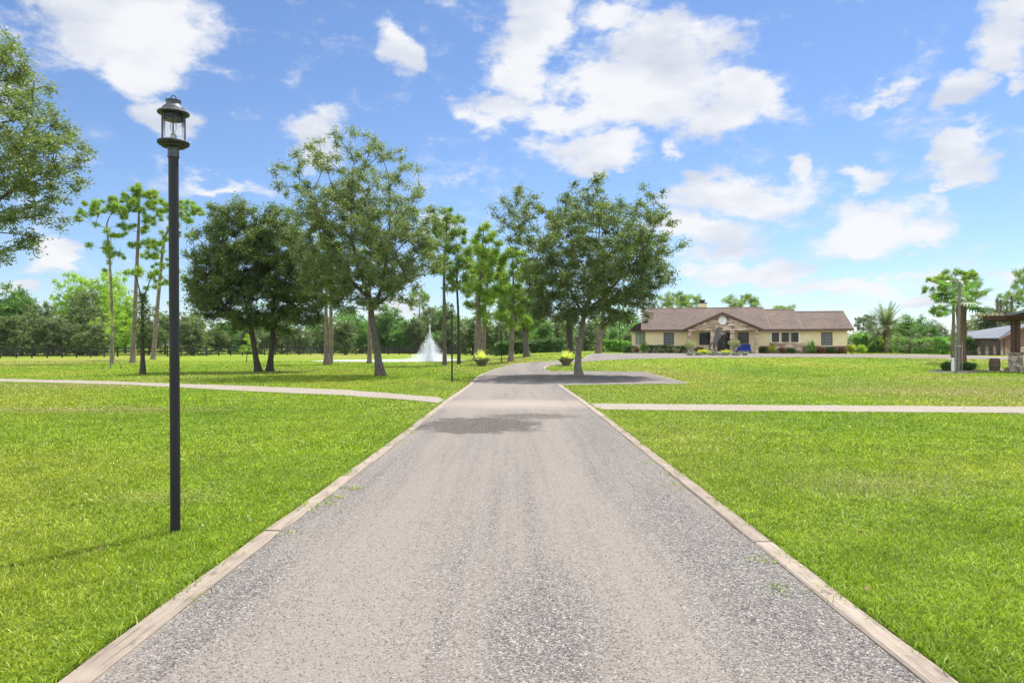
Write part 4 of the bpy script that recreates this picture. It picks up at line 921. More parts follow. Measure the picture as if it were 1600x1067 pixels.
for a in [
 ('dark2',-40,108,452,'dark broad tree behind the fence at the far left edge of the picture',1.1),
 ('green',8,112,440,'leafy green tree behind the fence at the left edge, left of the dark trees',.9),
 ('dull',34,118,443,'greyish tree with a high feathery top behind the fence near the left edge',.8),
 ('dark',52,108,470,'dark rounded tree behind the fence, below the gap of sky',1.0),
 ('dull2',20,100,492,'pale olive bushy tree just behind the fence at far left',1.15),
 ('dull',84,106,488,'low olive tree behind the fence left of the yellow-green big tree',1.1),
 ('dark',76,120,466,'dark tree with pointed top behind the fence next to the yellow-green big tree',.8),
 ('dark2',128,112,452,'large blue-black tree with rounded top in front of the yellow-green tree',.95),
 ('dark',150,104,500,'low dark tree behind the fence under the yellow-green tree',1.3),
 ('lime',122,150,427,'yellow-green tree rising behind the big dark tree, left half of the bright crown',.75),
 ('lime',165,150,424,'biggest yellow-green tree crown behind the tall thin pines',.8),
 ('lime',196,138,455,'lower yellow-green tree filling the gap between the tall pine trunks',.8),
 ('dark',232,116,498,'dark low tree behind the fence left of the lamp pole',1.1),
 ('dull2',258,125,492,'grey-green tree hidden behind the lamp pole',1.0),
 ('dull',300,112,486,'rounded olive tree just right of the lamp pole',1.25),
 ('dark',338,125,500,'dark tree behind the fence under the pair of dark oaks',1.2),
 ('green2',358,130,497,'green tree with pale highlights behind the yellow-green sapling',1.1),
 ('dark2',400,128,502,'dark low tree seen between the trunks of the pair of oaks',1.2),
 ('dark',440,130,500,'dark tree right of the pair of oaks, behind the fence',1.2),
 ('dull',468,128,505,'dull green tree behind the fence left of the two close trunks',1.0),
 ('dull2',540,118,500,'grey-green tree behind the fence right of the two close trunks',1.1),
 ('green',566,135,490,'bright green bushy tree behind the fence left of the tall oak trunk',.9),
 ('dark2',505,140,492,'dark tree behind the two close trunks',1.2),
 ('green2',600,140,478,'bright green tree right of the tall oak trunk',1.0),
 ('green',632,138,500,'rounded green shrub tree left of the fountain',1.3),
 ('dark',655,145,488,'dark green tree behind the fountain',1.0),
 ('dull',676,150,470,'grey-green tree behind the fountain top',.8),
 ('green2',680,132,518,'low green tree right behind the fountain spray',1.6),
 ('green',618,146,480,'tall bright green tree in the gap between the tall oak and the fountain',.9),
 ('dull',646,138,490,'grey-green rounded tree left behind the fountain jet',1.0),
 ('dark',697,138,478,'dark tree just right of the fountain, behind the slender grey pine',1.0),
 ('dark2',716,130,500,'dark low tree behind the second lamp post',1.2)]:
    plant(a[0], a[1], a[2], a[3], a[4], gl, a[5])
gr2 = 'shade trees behind the driveway bend'
for a in [
 ('dark',738,112,490,'dark shade tree left of the three pine trunks',1.2),
 ('dark2',775,100,498,'very dark shade tree behind the third lamp post',1.25),
 ('dark',800,105,480,'dark tree behind the pine at the bend',1.1),
 ('green',700,140,470,'soft green tree behind the slender grey pine',.8),
 ('green2',850,88,500,'light green spreading tree above the clipped hedge',1.2),
 ('dark2',868,115,488,'dark tree behind the light green spreading tree',1.2),
 ('lime',838,120,500,'yellow-green tree glowing behind the dark hedge',.8),
 ('green',812,130,440,'tall green tree closing the view above the bend',.9),
 ('dull',915,110,495,'grey-green tree seen right of the round oak trunk',1.1),
 ('green2',958,120,512,'low green tree in the gap left of the house',1.0),
 ('dull2',982,130,520,'small grey-green tree touching the left end of the house',1.1),
 ('dark',935,140,500,'dark tree in the gap behind the leaning pine',1.0)]:
    plant(a[0], a[1], a[2], a[3], a[4], gr2, a[5])
for a in [
 ('pine',655,165,450,'open-crowned grey pine standing far behind the fountain',.85),
 ('pine2',1052,118,455,'pine crown peeking over the roof left of the chimney',1.0),
 ('pine',1076,125,457,'pine crown over the roof just left of the chimney',1.1),
 ('pine2',1158,120,459,'rounded pine crown over the middle of the roof',1.3),
 ('pine',1222,130,474,'low pine crown over the roof behind the step in the ridge',1.2),
 ('farpine',1345,170,496,'thin pale far pine just right of the house',.8),
 ('farpine',1358,175,492,'thinnest far pine right of the house, beside the date palm',.7)]:
    plant(a[0], a[1], a[2], a[3], a[4], 'far pines', a[5])
for a in [
 ('dull',1592,120,474,'grey-green oak behind the stable at the right edge',1.1),
 ('pine',1608,110,412,'tall pine above the pavilion roof at the right edge',.7),
 ('pine2',1583,125,452,'feathery pine above the log canopy',.9),
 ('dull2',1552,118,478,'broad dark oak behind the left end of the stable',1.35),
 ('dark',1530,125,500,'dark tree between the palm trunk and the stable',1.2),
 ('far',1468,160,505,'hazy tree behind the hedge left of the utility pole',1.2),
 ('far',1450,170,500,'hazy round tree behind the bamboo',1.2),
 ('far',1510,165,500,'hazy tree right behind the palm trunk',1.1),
 ('dull',1640,110,480,'oak beyond the right edge behind the pavilion',1.2)]:
    plant(a[0], a[1], a[2], a[3], a[4], 'trees behind the stable', a[5])
# far wood closing the horizon
rng = np.random.default_rng(44); att = []
def wood(name, x0, x1, Y, h, n, mat, label, per=34, size=.62, cr=1.9):
    px = rng.uniform(x0, x1, n); Yv = Y+rng.uniform(-8, 22, n); X = (px-CX)/F*Yv
    top = h*(.62+.22*np.sin(px*.045+2)+.16*np.sin(px*.13)+.14*np.sin(px*.31+1)); z = rng.random(n)**.6*top+.3
    att = np.stack([X, Yv, z+zt(X, Yv)], -1)
    o = quads_obj(name, leaves(att, cr, per, size, rng, aspect=.7), M[mat], None); tag(o, label, 'wood', kind='stuff')
wood('far_wood', -900, 320, 165, 11, 1500, 'oak_dark', 'distant dark wood behind the left paddock')
wood('far_wood', 300, 1010, 172, 11, 1300, 'green', 'distant wood behind the pond and the driveway bend')
wood('far_wood', 960, 2500, 195, 9.0, 2300, 'hazed_leaf', 'hazy distant wood along the horizon right of the house')
# ============================================================ HEDGES AND SHRUBS
def hedge(name, label, pts, w, h, mat, n, size=.1, per=40, cr=.22, seed=1, cat='hedge', top_wob=.06, group=None):
    rng = np.random.default_rng(seed); c0 = pts[0]; root = empty(name, (c0[0], c0[1], float(zt(c0[0], c0[1])))); tag(root, label, cat, group)
    seg = [Vector(p[:2]) for p in pts]; cum = [0]
    for a, b_ in zip(seg, seg[1:]): cum.append(cum[-1]+(b_-a).length)
    s = rng.uniform(0, cum[-1], n); P_ = []
    for q in s:
        k = min(max(0, int(np.searchsorted(cum, q))-1), len(seg)-2); f_ = (q-cum[k])/(cum[k+1]-cum[k]); p = seg[k].lerp(seg[k+1], f_); d = (seg[k+1]-seg[k]).normalized(); o_ = rng.uniform(-w/2, w/2)
        X = p.x-d.y*o_; Y = p.y+d.x*o_; hh = h*(1+top_wob*math.sin(q*1.3)+top_wob*rng.normal()); u = rng.random()
        z = hh if u < .4 else rng.uniform(.05, 1)*hh
        P_.append((X-c0[0], Y-c0[1], z-cr*.5+float(zt(X, Y))-float(zt(c0[0], c0[1]))))
    P_ = np.array(P_); P_[:, 2] = np.maximum(P_[:, 2], .08)
    quads_obj('foliage', leaves(P_, cr, per, size, rng, aspect=.6, droop=-.1), M[mat], root)
    # woody stems inside
    k = max(3, int(cum[-1]/.5)); S = MB(); pr = random.Random(seed)
    for i_ in range(k):
        q = cum[-1]*(i_+.5)/k; kk = min(max(0, int(np.searchsorted(cum, q))-1), len(seg)-2); p = seg[kk].lerp(seg[kk+1], (q-cum[kk])/(cum[kk+1]-cum[kk])); zb = float(zt(p.x, p.y))-float(zt(c0[0], c0[1]))
        S.tube([(p.x-c0[0], p.y-c0[1], zb-.05), (p.x-c0[0]+pr.uniform(-.1, .1), p.y-c0[1], zb+h*.8)], [.02, .008], 4)
    S.build('stem', M['bark_dark'], root)
    return root
def shrub(name, label, px, py, wpx, hpx, mat, size=.1, n=None, per=40, cr=None, seed=1, group=None, Y=None, cat='shrub', flat=1.0):
    rng = np.random.default_rng(seed); b_ = G(px, py) if Y is None else at(px, Y); k = b_[1]/F; W, H = wpx*k, hpx*k; root = empty(name, b_); tag(root, label, cat, group)
    cr = cr or min(W, H)*.22; n = n or int(max(12, 26*W*H)); d = rng.normal(0, 1, (n, 3)); d /= np.linalg.norm(d, axis=1, keepdims=True); q = rng.uniform(.35, 1, (n, 1))
    P_ = d*q*np.array([W/2-cr*.6, W/2-cr*.6, H/2-cr*.4])*flat+np.array([0, 0, H/2]); P_[:, 2] = np.maximum(P_[:, 2], .05)
    quads_obj('foliage', leaves(P_, cr, per, size, rng, aspect=.55, droop=-.1), M[mat], root)
    S = MB(); pr = random.Random(seed)
    for i_ in range(5): S.tube([(pr.uniform(-.05, .05), pr.uniform(-.05, .05), -.05), (pr.uniform(-.3, .3)*W, pr.uniform(-.2, .2)*W, H*.7)], [.02, .008], 4)
    S.build('stem', M['bark_dark'], root)
    return root
def blades_plant(P0, n, L_, w, rng, up=(.3, 1.0), bend=.4, seg=4, spread=0.02):
    """strap leaves rising from a point"""
    Q = []
    for i_ in range(n):
        a = rng.uniform(0, 6.283); e = rng.uniform(*up); ll = L_*rng.uniform(.7, 1.1); d = np.array([math.cos(a)*math.cos(e), math.sin(a)*math.cos(e), math.sin(e)]); side = np.array([-math.sin(a), math.cos(a), 0])
        p = np.array(P0, float)+rng.normal(0, spread, 3)*[1, 1, .3]; pw = w*.6
        for s in range(seg):
            q = p+d*ll/seg; d = d+np.array([0, 0, -bend/seg*(s+1)/seg*2]); d /= np.linalg.norm(d); nw = w*(1-(s+1)/seg)**.7*1.0+.002
            Q.append([p-side*pw/2, p+side*pw/2, q+side*nw/2, q-side*nw/2]); p = q; pw = nw
    return np.array(Q)
hedge('hedge', 'clipped dark green hedge left part, behind the third lamp post', [at(774,84),at(797,84)], 1.6, 1.5, 'hedge', 150, .15, 44, .32, 1)
hedge('hedge', 'clipped dark green hedge running behind the forked pine to the right planter', [at(803,86),at(846,84),at(878,82)], 1.8, 1.55, 'hedge', 420, .15, 44, .32, 2)
hedge('hedge', 'light green low hedge in the gap left of the house', [at(938,84),at(982,82)], 1.4, 1.35, 'hedge_light', 160, .15, 40, .3, 3)
hedge('hedge', 'tall bright green hedge right of the house, left of the date palm', [at(1332,84),at(1388,84)], 2.2, 2.0, 'hedge_light', 420, .17, 44, .36, 4, top_wob=.08)
hedge('hedge', 'green hedge between the date palm and the utility pole', [at(1390,85),at(1440,86),at(1492,88)], 2.2, 2.0, 'hedge_light', 480, .17, 44, .36, 5, top_wob=.08)
hedge('hedge', 'short green hedge between the palm trunk and the stable', [at(1494,88),at(1519,88)], 2.0, 2.0, 'hedge', 180, .17, 44, .36, 6)
# planters on the lawn
M['bowl'] = simple('planter_stone', (.15,.135,.10), .85, .45, 9, bmp=.4, bscale=25)
def planter(px, py, label, W, seed, name='planter_bowl'):
    b_ = G(px, py); k = b_[1]/F; r_ = empty(name, b_); tag(r_, label, 'planter', 'bowl planters flanking the driveway bend'); R_ = W*k/2; h = R_*.8
    q = MB(); q.lathe([(R_*.36,-.03),(R_*.42,.03),(R_*.5,h*.25),(R_*.75,h*.62),(R_*.92,h*.85),(R_*1.02,h*.9),(R_*1.03,h),(R_*.93,h),(R_*.85,h*.86),(.05,h*.82)], 26); q.build('bowl', M['bowl'], r_, True)
    rng = np.random.default_rng(seed); Q = [blades_plant((0,0,h*.85), 64, R_*1.35, .11, rng, (.15, 1.45), .35, 4, .1)]
    quads_obj('bromeliad', np.concatenate(Q), M['bromeliad'], r_)
    att = rng.normal(0, 1, (26, 3))*[R_*.35, R_*.35, .05]+[0, 0, h*1.02]
    quads_obj('filler_plant', leaves(att, .15, 30, .08, rng), M['hedge'], r_)
    return r_
planter(752.5, 571.8, 'low stone bowl planter with yellow-green bromeliad, left of the driveway bend', 27, 5)
planter(884.5, 571, 'stone bowl planter with yellow spiky bromeliad, on the lawn island left of the round oak', 26, 6)
# dry sticks on the left lawn
for px, py, lb in ((160.5,576,'left dry forked twig sticking up from the far lawn beside the pale young tree'),(189,576,'right dry forked twig sticking up from the far lawn beside the pale young tree')):
    q = MB(); q.tube([(0,0,-.05),(-.04,0,.2),(-.12,0,.42)], [.018,.014,.006], 5); q.tube([(0,0,.0),(.06,0,.22),(.1,0,.36)], [.016,.012,.006], 5)
    o = link('twig', q.mesh('twig'), M['bark_dark'], None, G(px, py)); tag(o, lb, 'twig', 'dry twigs')
# ============================================================ PADDOCK FENCE
M['fence'] = simple('fence_black', (.022,.021,.02), .8, .3, 6)
def fence(name, label, a, b_, n, rails=3, h=1.35):
    a = Vector(a[:2]); b_ = Vector(b_[:2]); r_ = empty(name, (a.x, a.y, float(zt(a.x, a.y)))); tag(r_, label, 'fence', 'paddock fence sections'); z0 = float(zt(a.x, a.y)); d = (b_-a); L_ = d.length; u = d/L_; nrm = Vector((-u.y, u.x)); 
    # posts
    for k in range(n+1):
        p = u*(L_*k/n); gz = float(zt(a.x+p.x, a.y+p.y))-z0
        q = MB(); q.box(-.075,.075,-.075,.075,-.2,h+.05); q.lathe([(.1,0),(.0,.04)], 4, (0,0,h+.05))
        o = link('post', q.mesh('post') if k == 0 else fence.pm, M['fence'] if k == 0 else None, r_)
        if k == 0: fence.pm = o.data
        o.location = (p.x, p.y, gz); o.rotation_euler = (0, 0, math.atan2(u.y, u.x))
    for i_ in range(rails):
        z = .32+i_*(h-.42)/(rails-1)
        q = MB()
        for k in range(n):
            p = u*(L_*k/n); p2 = u*(L_*(k+1)/n); za = float(zt(a.x+p.x, a.y+p.y))-z0; zb = float(zt(a.x+p2.x, a.y+p2.y))-z0; o_ = nrm*-.095
            V = []
            for pp, zz in ((p, za), (p2, zb)):
                for s in (-.018, .018):
                    for t_ in (-.07, .07): V.append((pp.x+o_.x+nrm.x*s, pp.y+o_.y+nrm.y*s, zz+z+t_))
            q.add(V, [(0,1,3,2),(4,6,7,5),(0,2,6,4),(1,5,7,3),(0,4,5,1),(2,3,7,6)])
        q.build('rail', M['fence'], r_)
    return r_
fence('paddock_fence', 'black three-rail paddock fence across the far left lawn, nearest section at left', at(-340,78), at(0,86), 14)
fence('paddock_fence', 'black rail fence section from the left edge of the photo to behind the lamp pole', at(0,86), at(262,101), 12)
fence('paddock_fence', 'black rail fence section from the lamp pole to the pair of dark oaks', at(262,101), at(430,114), 9)
fence('paddock_fence', 'far black fence section behind the pond and the tall oak', at(430,114), at(735,126), 18, 6, 1.5)
g = np.random.default_rng(19); n = 420; y = 3+g.random(n)**1.3*22; x = g.uniform(-1, 1, n)*(y*.78+1); k = (np.abs(x) > 2.3) | (g.random(n) < .12); x, y = x[k], y[k]; n = len(x)
p = np.stack([x, y, np.where(np.abs(x) > 2.3, .04, .018)], -1); Q = leafquads(p, g.uniform(.02, .055, n), .55, g, -.1)
M['litter'] = leafmat('leaf_litter', (.16,.09,.03), (.3,.2,.09), (.6,.56,.42), .1)
tag(quads_obj('leaf_litter', Q, M['litter'], None), 'scattered small dry leaves on the lawn and the driveway', 'leaf litter', kind='stuff')
# ============================================================ HOUSE
TH = R(12.0); HX0, HY0 = (1009-CX)/F*73, 73.0; HZ0 = float(zt(HX0+4, HY0))
c_, s_ = math.cos(TH), math.sin(TH)
def hs(px, t=0):
    k = (px-CX)/F; return (k*(HY0+t*c_)-HX0-t*s_)/(c_+k*s_)
def hz(py, s, t=0):
    return (HY-py)/F*(HY0-s*s_+t*c_)+CAMH-HZ0
M['stucco'] = simple('stucco', (.80,.68,.41), .9, .05, 1.2, bmp=.2, bscale=40)
M['stucco_trim'] = simple('stucco_trim', (.82,.74,.54), .85, .05, 2)
M['fascia'] = simple('fascia', (.10,.055,.038), .7, .2, 4)
M['dark_frame'] = simple('window_frame_dark', (.045,.035,.03), .6, .2, 5)
m, t, b, o = newmat('window_glass'); M['pane'] = m
nn = tex(t, 'noise', 1.4, 3); t.links.new(ramp(t, nn.outputs['Fac'], [(.35, (.012,.014,.016)), (.65, (.04,.045,.05))]), b.inputs['Base Color']); b.inputs['Roughness'].default_value = .12
m, t, b, o = newmat('blind_glass'); M['blind'] = m
nn = tex(t, 'noise', 9, 2, sc=(1,1,.02)); t.links.new(ramp(t, nn.outputs['Fac'], [(.35, (.17,.26,.2)), (.65, (.3,.40,.32))]), b.inputs['Base Color']); b.inputs['Roughness'].default_value = .35
m, t, b, o = newmat('curtain_glass'); M['curtain'] = m
nn = tex(t, 'noise', 7, 2, sc=(1,1,.02)); t.links.new(ramp(t, nn.outputs['Fac'], [(.35, (.1,.11,.1)), (.65, (.2,.21,.2))]), b.inputs['Base Color']); b.inputs['Roughness'].default_value = .3
m, t, b, o = newmat('shingle'); M['shingle'] = m
co = t.nodes.new('ShaderNodeTexCoord').outputs['Object']
br_ = t.nodes.new('ShaderNodeTexBrick'); mpn = t.nodes.new('ShaderNodeMapping'); t.links.new(co, mpn.inputs[0]); t.links.new(mpn.outputs[0], br_.inputs['Vector'])
br_.inputs['Scale'].default_value = 1; br_.inputs['Brick Width'].default_value = .33; br_.inputs['Row Height'].default_value = .15; br_.inputs['Mortar Size'].default_value = .008; br_.inputs['Bias'].default_value = -.1
br_.inputs['Color1'].default_value = (.088,.062,.048,1); br_.inputs['Color2'].default_value = (.132,.092,.07,1); br_.inputs['Mortar'].default_value = (.06,.04,.033,1)
nz1 = tex(t, 'noise', .5, 5, .65); nz2 = tex(t, 'noise', 9, 5, .7)
c = mixc(t, 1.0, br_.outputs[0], ramp(t, nz1.outputs['Fac'], [(.3, (.78,.74,.76)), (.7, (1.22,1.2,1.16))]), 'MULTIPLY'); c = mixc(t, 1.0, c, ramp(t, nz2.outputs['Fac'], [(.35, (.7,.7,.72)), (.65, (1.25,1.25,1.22))]), 'MULTIPLY')
t.links.new(c, b.inputs['Base Color']); b.inputs['Roughness'].default_value = .9
m, t, b, o = newmat('ledge_stone'); M['stone'] = m
br_ = t.nodes.new('ShaderNodeTexBrick'); mpn = t.nodes.new('ShaderNodeMapping'); mpn.inputs['Rotation'].default_value = (R(90), 0, 0); t.links.new(t.nodes.new('ShaderNodeTexCoord').outputs['Object'], mpn.inputs[0]); t.links.new(mpn.outputs[0], br_.inputs['Vector'])
br_.inputs['Scale'].default_value = 1; br_.inputs['Brick Width'].default_value = .42; br_.inputs['Row Height'].default_value = .13; br_.inputs['Mortar Size'].default_value = .012; br_.offset = .37; br_.squash = .7; br_.squash_frequency = 3
br_.inputs['Color1'].default_value = (.48,.38,.27,1); br_.inputs['Color2'].default_value = (.27,.18,.135,1); br_.inputs['Mortar'].default_value = (.17,.135,.105,1)
v_ = tex(t, 'voronoi', 2.0, sc=(1,1,2.8)); sv_ = t.nodes.new('ShaderNodeSeparateColor'); t.links.new(v_.outputs['Color'], sv_.inputs[0]); c = mixc(t, .7, br_.outputs[0], ramp(t, sv_.outputs[0], [(0,(.16,.09,.06)),(.35,(.4,.28,.19)),(.7,(.58,.46,.32)),(1,(.8,.7,.54))])); t.links.new(c, b.inputs['Base Color']); b.inputs['Roughness'].default_value = .95
bump(t, b, br_.outputs['Fac'], -.8, .03)
m, t, b, o = newmat('dark_brick'); M['brick'] = m
br_ = t.nodes.new('ShaderNodeTexBrick'); mpn = t.nodes.new('ShaderNodeMapping'); mpn.inputs['Rotation'].default_value = (R(90), 0, 0); t.links.new(t.nodes.new('ShaderNodeTexCoord').outputs['Object'], mpn.inputs[0]); t.links.new(mpn.outputs[0], br_.inputs['Vector'])
br_.inputs['Scale'].default_value = 1; br_.inputs['Brick Width'].default_value = .3; br_.inputs['Row Height'].default_value = .1; br_.inputs['Mortar Size'].default_value = .012
br_.inputs['Color1'].default_value = (.27,.115,.075,1); br_.inputs['Color2'].default_value = (.14,.06,.045,1); br_.inputs['Mortar'].default_value = (.3,.26,.22,1); t.links.new(br_.outputs[0], b.inputs['Base Color']); b.inputs['Roughness'].default_value = .9
house = empty('house', (HX0, HY0, HZ0), -TH); tag(house, 'single-storey cream stucco house with brown shingle roof and stone entrance gable', 'house')
SE = hs(1324)                      # right end along the frontage
EV = 2.5; PIT = .49; OH = .55
w = MB(); w.box(0, SE, 0, 8.2, -.4, EV)
S1, S2 = hs(1203), hs(1252)
def ridge_t(py, sm):
    t_ = 4.0
    for _ in range(12): t_ = (hz(py, sm, t_)-EV)/PIT-OH+.0
    return t_
RT = [4.6, 4.05, 3.45]
def gz_(t_): return EV+PIT*(t_+OH)
seg = [(-.45, S1, RT[0]), (S1, S2, RT[1]), (S2, SE+.45, RT[2])]
# gable ends of the wall below the roof
w.prism([(0.01, EV), (RT[2]*2+OH-.02, EV), (RT[2], gz_(RT[2])-.2)], SE-.25, SE-.003, 'x')
w.build('wall', M['stucco'], house)
gaw = MB(); gaw.prism([(0.01, EV), (RT[0]*2+OH-.02, EV), (RT[0], gz_(RT[0])-.2)], .003, .25, 'x'); gaw.build('gable_wall', M['stucco'], house)
for k, (a, b_, rt_) in enumerate(seg):
    q = MB(); th = .13; back = rt_*2+OH
    f0, r0, b0 = (-OH, EV), (rt_, gz_(rt_)), (back+.0, EV-.0)
    q.prism([f0, r0, b0, (b0[0]-.02, b0[1]-th), (rt_, gz_(rt_)-th), (f0[0]+.02, f0[1]-th)], a+(.0 if k == 0 else .003), b_, 'x')
    rf = q.build('roof', M['shingle'], house)
    fa = MB(); fa.box(a+.01, b_-.01, -OH-.03, -OH+.02, EV-.2, EV-.01)
    # rake boards
    for xx, on in ((a, k == 0), (b_, True)):
        if on: fa.prism([(-OH, EV-.2), (-OH, EV+.015), (rt_, gz_(rt_)+.015), (rt_*2+OH, EV+.015), (rt_*2+OH, EV-.2), (rt_, gz_(rt_)-.2)], xx-.02 if xx != a else xx-.03, xx+.03 if xx != a else xx+.02, 'x')
    fa.build('fascia', M['fascia'], rf)
    rc = MB(); rc.prism([(rt_-.18, gz_(rt_)-.055), (rt_, gz_(rt_)+.035), (rt_+.18, gz_(rt_)-.055)], a+.02, b_-.02, 'x'); rc.build('ridge_cap', M['shingle'], rf)
# narrow left wing
AL = hs(987, 1.6); q = MB(); q.box(AL, .0, 1.6, 7, -.4, EV-.02); q.build('side_wing', M['stucco'], house)
q = MB(); q.prism([(AL-.25, EV-.1), (AL+.35, EV+.55), (0.2, EV+1.15), (0.2, EV-.1)], 1.05, 6.5, 'y'); q.build('side_roof', M['shingle'], house)
q = MB(); q.box(AL-.27, -.42, 1.0, 1.045, EV-.2, EV-.05); q.build('side_fascia', M['fascia'], house)
def window(px0, px1, py0, py1, t_=0, mat='pane', cols=2, rows=3, frame=M['dark_frame'], name='window', sill=True, trim=.0):
    a, b_ = hs(px0, t_), hs(px1, t_); sm = (a+b_)/2; zz0, zz1 = hz(py1, sm, t_), hz(py0, sm, t_)
    q = MB(); fw = .06
    q.box(a, b_, t_-.05, t_+.01, zz0, zz0+fw); q.box(a, b_, t_-.05, t_+.01, zz1-fw, zz1); q.box(a, a+fw, t_-.05, t_+.01, zz0+fw, zz1-fw); q.box(b_-fw, b_, t_-.05, t_+.01, zz0+fw, zz1-fw)
    for k in range(1, cols): x = a+(b_-a)*k/cols; q.box(x-.018, x+.018, t_-.04, t_+.0, zz0+fw, zz1-fw)
    for k in range(1, rows):
        z = zz0+(zz1-zz0)*k/rows
        for j_ in range(cols):
            x0 = a+(b_-a)*j_/cols+.02; x1 = a+(b_-a)*(j_+1)/cols-.02; q.box(max(x0, a+fw), min(x1, b_-fw), t_-.037, t_+.0, z-.018, z+.018)
    f = q.build(name, frame, house)
    q = MB(); q.box(a+fw*.9, b_-fw*.9, t_-.022, t_-.004, zz0+fw*.9, zz1-fw*.9); q.build('pane', M[mat], f)
    if sill: q = MB(); q.box(a-.08, b_+.08, t_-.1, t_+.0, zz0-.09, zz0-.003); q.build('sill', M['stucco_trim'], f)
    if trim:
        q = MB(); q.box(a-trim, a-.003, t_-.06, t_, zz0-.003, zz1+trim); q.box(b_+.003, b_+trim, t_-.06, t_, zz0-.003, zz1+trim); q.box(a-.002, b_+.002, t_-.06, t_, zz1+.003, zz1+trim); q.build('trim', M['stucco_trim'], f)
    return f
window(992, 1008.3, 516.5, 539.5, 1.6, 'blind', 3, 1, M['stucco_trim'])
window(1037, 1053, 520, 539, 0, 'curtain', 3, 4)
for a, b_ in ((1205.7,1217.2),(1220.8,1232.6),(1235.9,1247.6)): window(a, b_, 519.6, 534.6, 0, 'pane', 3, 3, trim=.16)
window(1283.2, 1300.6, 519.4, 539.6, 0, 'curtain', 3, 4)
window(1092.8, 1109.5, 520, 539, 0, 'pane', 1, 1); window(1153, 1170, 519.5, 540.5, 0, 'pane', 1, 2)
# entrance doors in the porch
a, b_ = hs(1120.5), hs(1141.5); d = MB()
for k in range(2):
    x0 = a+(b_-a)*k/2+.02; x1 = a+(b_-a)*(k+1)/2-.02
    q = MB(); q.box(x0, x0+.12, -.06, .01, .02, 2.15); q.box(x1-.12, x1, -.06, .01, .02, 2.15); q.box(x0+.12, x1-.12, -.06, .01, 2.0, 2.15); q.box(x0+.12, x1-.12, -.06, .01, .02, .3)
    f = q.build('door', M['dark_frame'], house); q = MB(); q.box(x0+.11, x1-.11, -.03, -.008, .29, 2.01); q.build('pane', M['pane'], f)
    q = MB(); hx_ = x1-.06 if k == 0 else x0+.06; q.tube([(hx_, -.1, .95), (hx_, -.1, 1.25)], .015, 6); q.build('handle', M['steel'], f)
# porch: stone piers + gable
TP = -2.3
def pier(px0, px1, t_=TP, dep=.42, top=None):
    a, b_ = hs(px0, t_), hs(px1, t_); q = MB(); q.box(a, b_, t_, t_+dep, -.4, top if top else 2.32); q.build('stone_pillar', M['stone'], house)
    q = MB(); q.box(a-.04, b_+.04, t_-.04, t_+dep+.04, -.4, .12); 
pier(1075, 1079.8); pier(1110.5, 1116.5); pier(1141, 1147.5); pier(1180, 1185)
ga, gb, gm_ = hs(1068.5, TP-.25), hs(1191.5, TP-.25), hs(1129, TP-.25); apex = hz(488.2, gm_, TP)
ga2, gb2 = hs(1075, TP), hs(1185, TP); zf = EV-.02; sl = (apex-zf)/(gm_-ga)
q = MB(); q.prism([(ga2+.003, 2.323), (gb2-.003, 2.323), (gb2-.003, zf+(gb-gb2)*sl-.2), (gm_, apex-.2), (ga2+.003, zf+(ga2-ga)*sl-.2)], TP-.0, TP+.4, 'y'); q.build('stone_gable', M['stone'], house)
q = MB(); tb_ = (apex-EV)/PIT-OH+.4
q.prism([(ga, zf), (gm_, apex), (gb, zf), (gb-.05, zf-.13), (gm_, apex-.15), (ga+.05, zf-.13)], TP-.25, tb_, 'y'); rf = q.build('porch_roof', M['shingle'], house)
q = MB(); q.prism([(ga-.04, zf-.17), (ga-.02, zf+.02), (gm_, apex+.03), (gb+.02, zf+.02), (gb+.04, zf-.17), (gm_, apex-.2)], TP-.29, TP-.253, 'y'); q.build('fascia', M['fascia'], rf)
q = MB(); q.box(ga2, gb2, TP+.4, -.01, 2.36, 2.44); q.build('porch_ceiling', M['stucco_trim'], house)
q = MB(); q.box(ga2-.2, gb2+.2, TP-.25, -.01, -.3, .03); q.build('porch_floor', simple('concrete', (.36,.34,.31), .9, .15, 3, bmp=.2), house)
mx_ = hs(1129.2, TP); mz_ = hz(501.2, mx_, TP); q = MB(); q.lathe([(.36,0),(.40,.01),(.40,.04),(.36,.05),(.34,.035)], 28); md = q.build('medallion', simple('medallion_white', (.72,.73,.70), .6, .12, 8), house, True)
md.location = (mx_, TP-.003, mz_); md.rotation_euler = (R(90), 0, 0)
# stone wainscot and pier on the bay with three windows
q = MB(); a, b_ = hs(1203.5), hs(1254); q.box(a, b_, -.16, -.003, -.4, hz(537, a)); q.box(a-.02, b_+.02, -.2, -.003, hz(537, a)+.003, hz(536, a)+.02); q.build('stone_base', M['stone'], house)
q = MB(); q.box(b_+.003, SE-.02, -.08, -.003, -.4, hz(540.6, b_)); q.build('brick_base', M['brick'], house)
q = MB(); q.box(hs(1186), a-.003, -.08, -.003, -.4, hz(540.6, a)); q.build('brick_base', M['brick'], house)
# chimney
ct = 4.8; a, b_ = hs(1091, ct), hs(1104.5, ct); q = MB(); q.box(a, b_, ct, ct+.9, 4.2, hz(474, a, ct)); ch = q.build('chimney', M['stucco'], house)
q = MB(); q.box(a-.06, b_+.06, ct-.06, ct+.96, hz(474, a, ct)+.002, hz(473, a, ct)+.0); q.box(a+.22, b_-.22, ct+.2, ct+.7, hz(473, a, ct)+.003, hz(470.2, a, ct)); q.box(a+.15, b_-.15, ct+.15, ct+.75, hz(470.2, a, ct)+.003, hz(468.3, a, ct)); q.build('chimney_cap', M['galv_dark'], ch)
def onhouse(s, t_, z=0): return (HX0+s*c_+t_*s_, HY0-s*s_+t_*c_, HZ0+z)
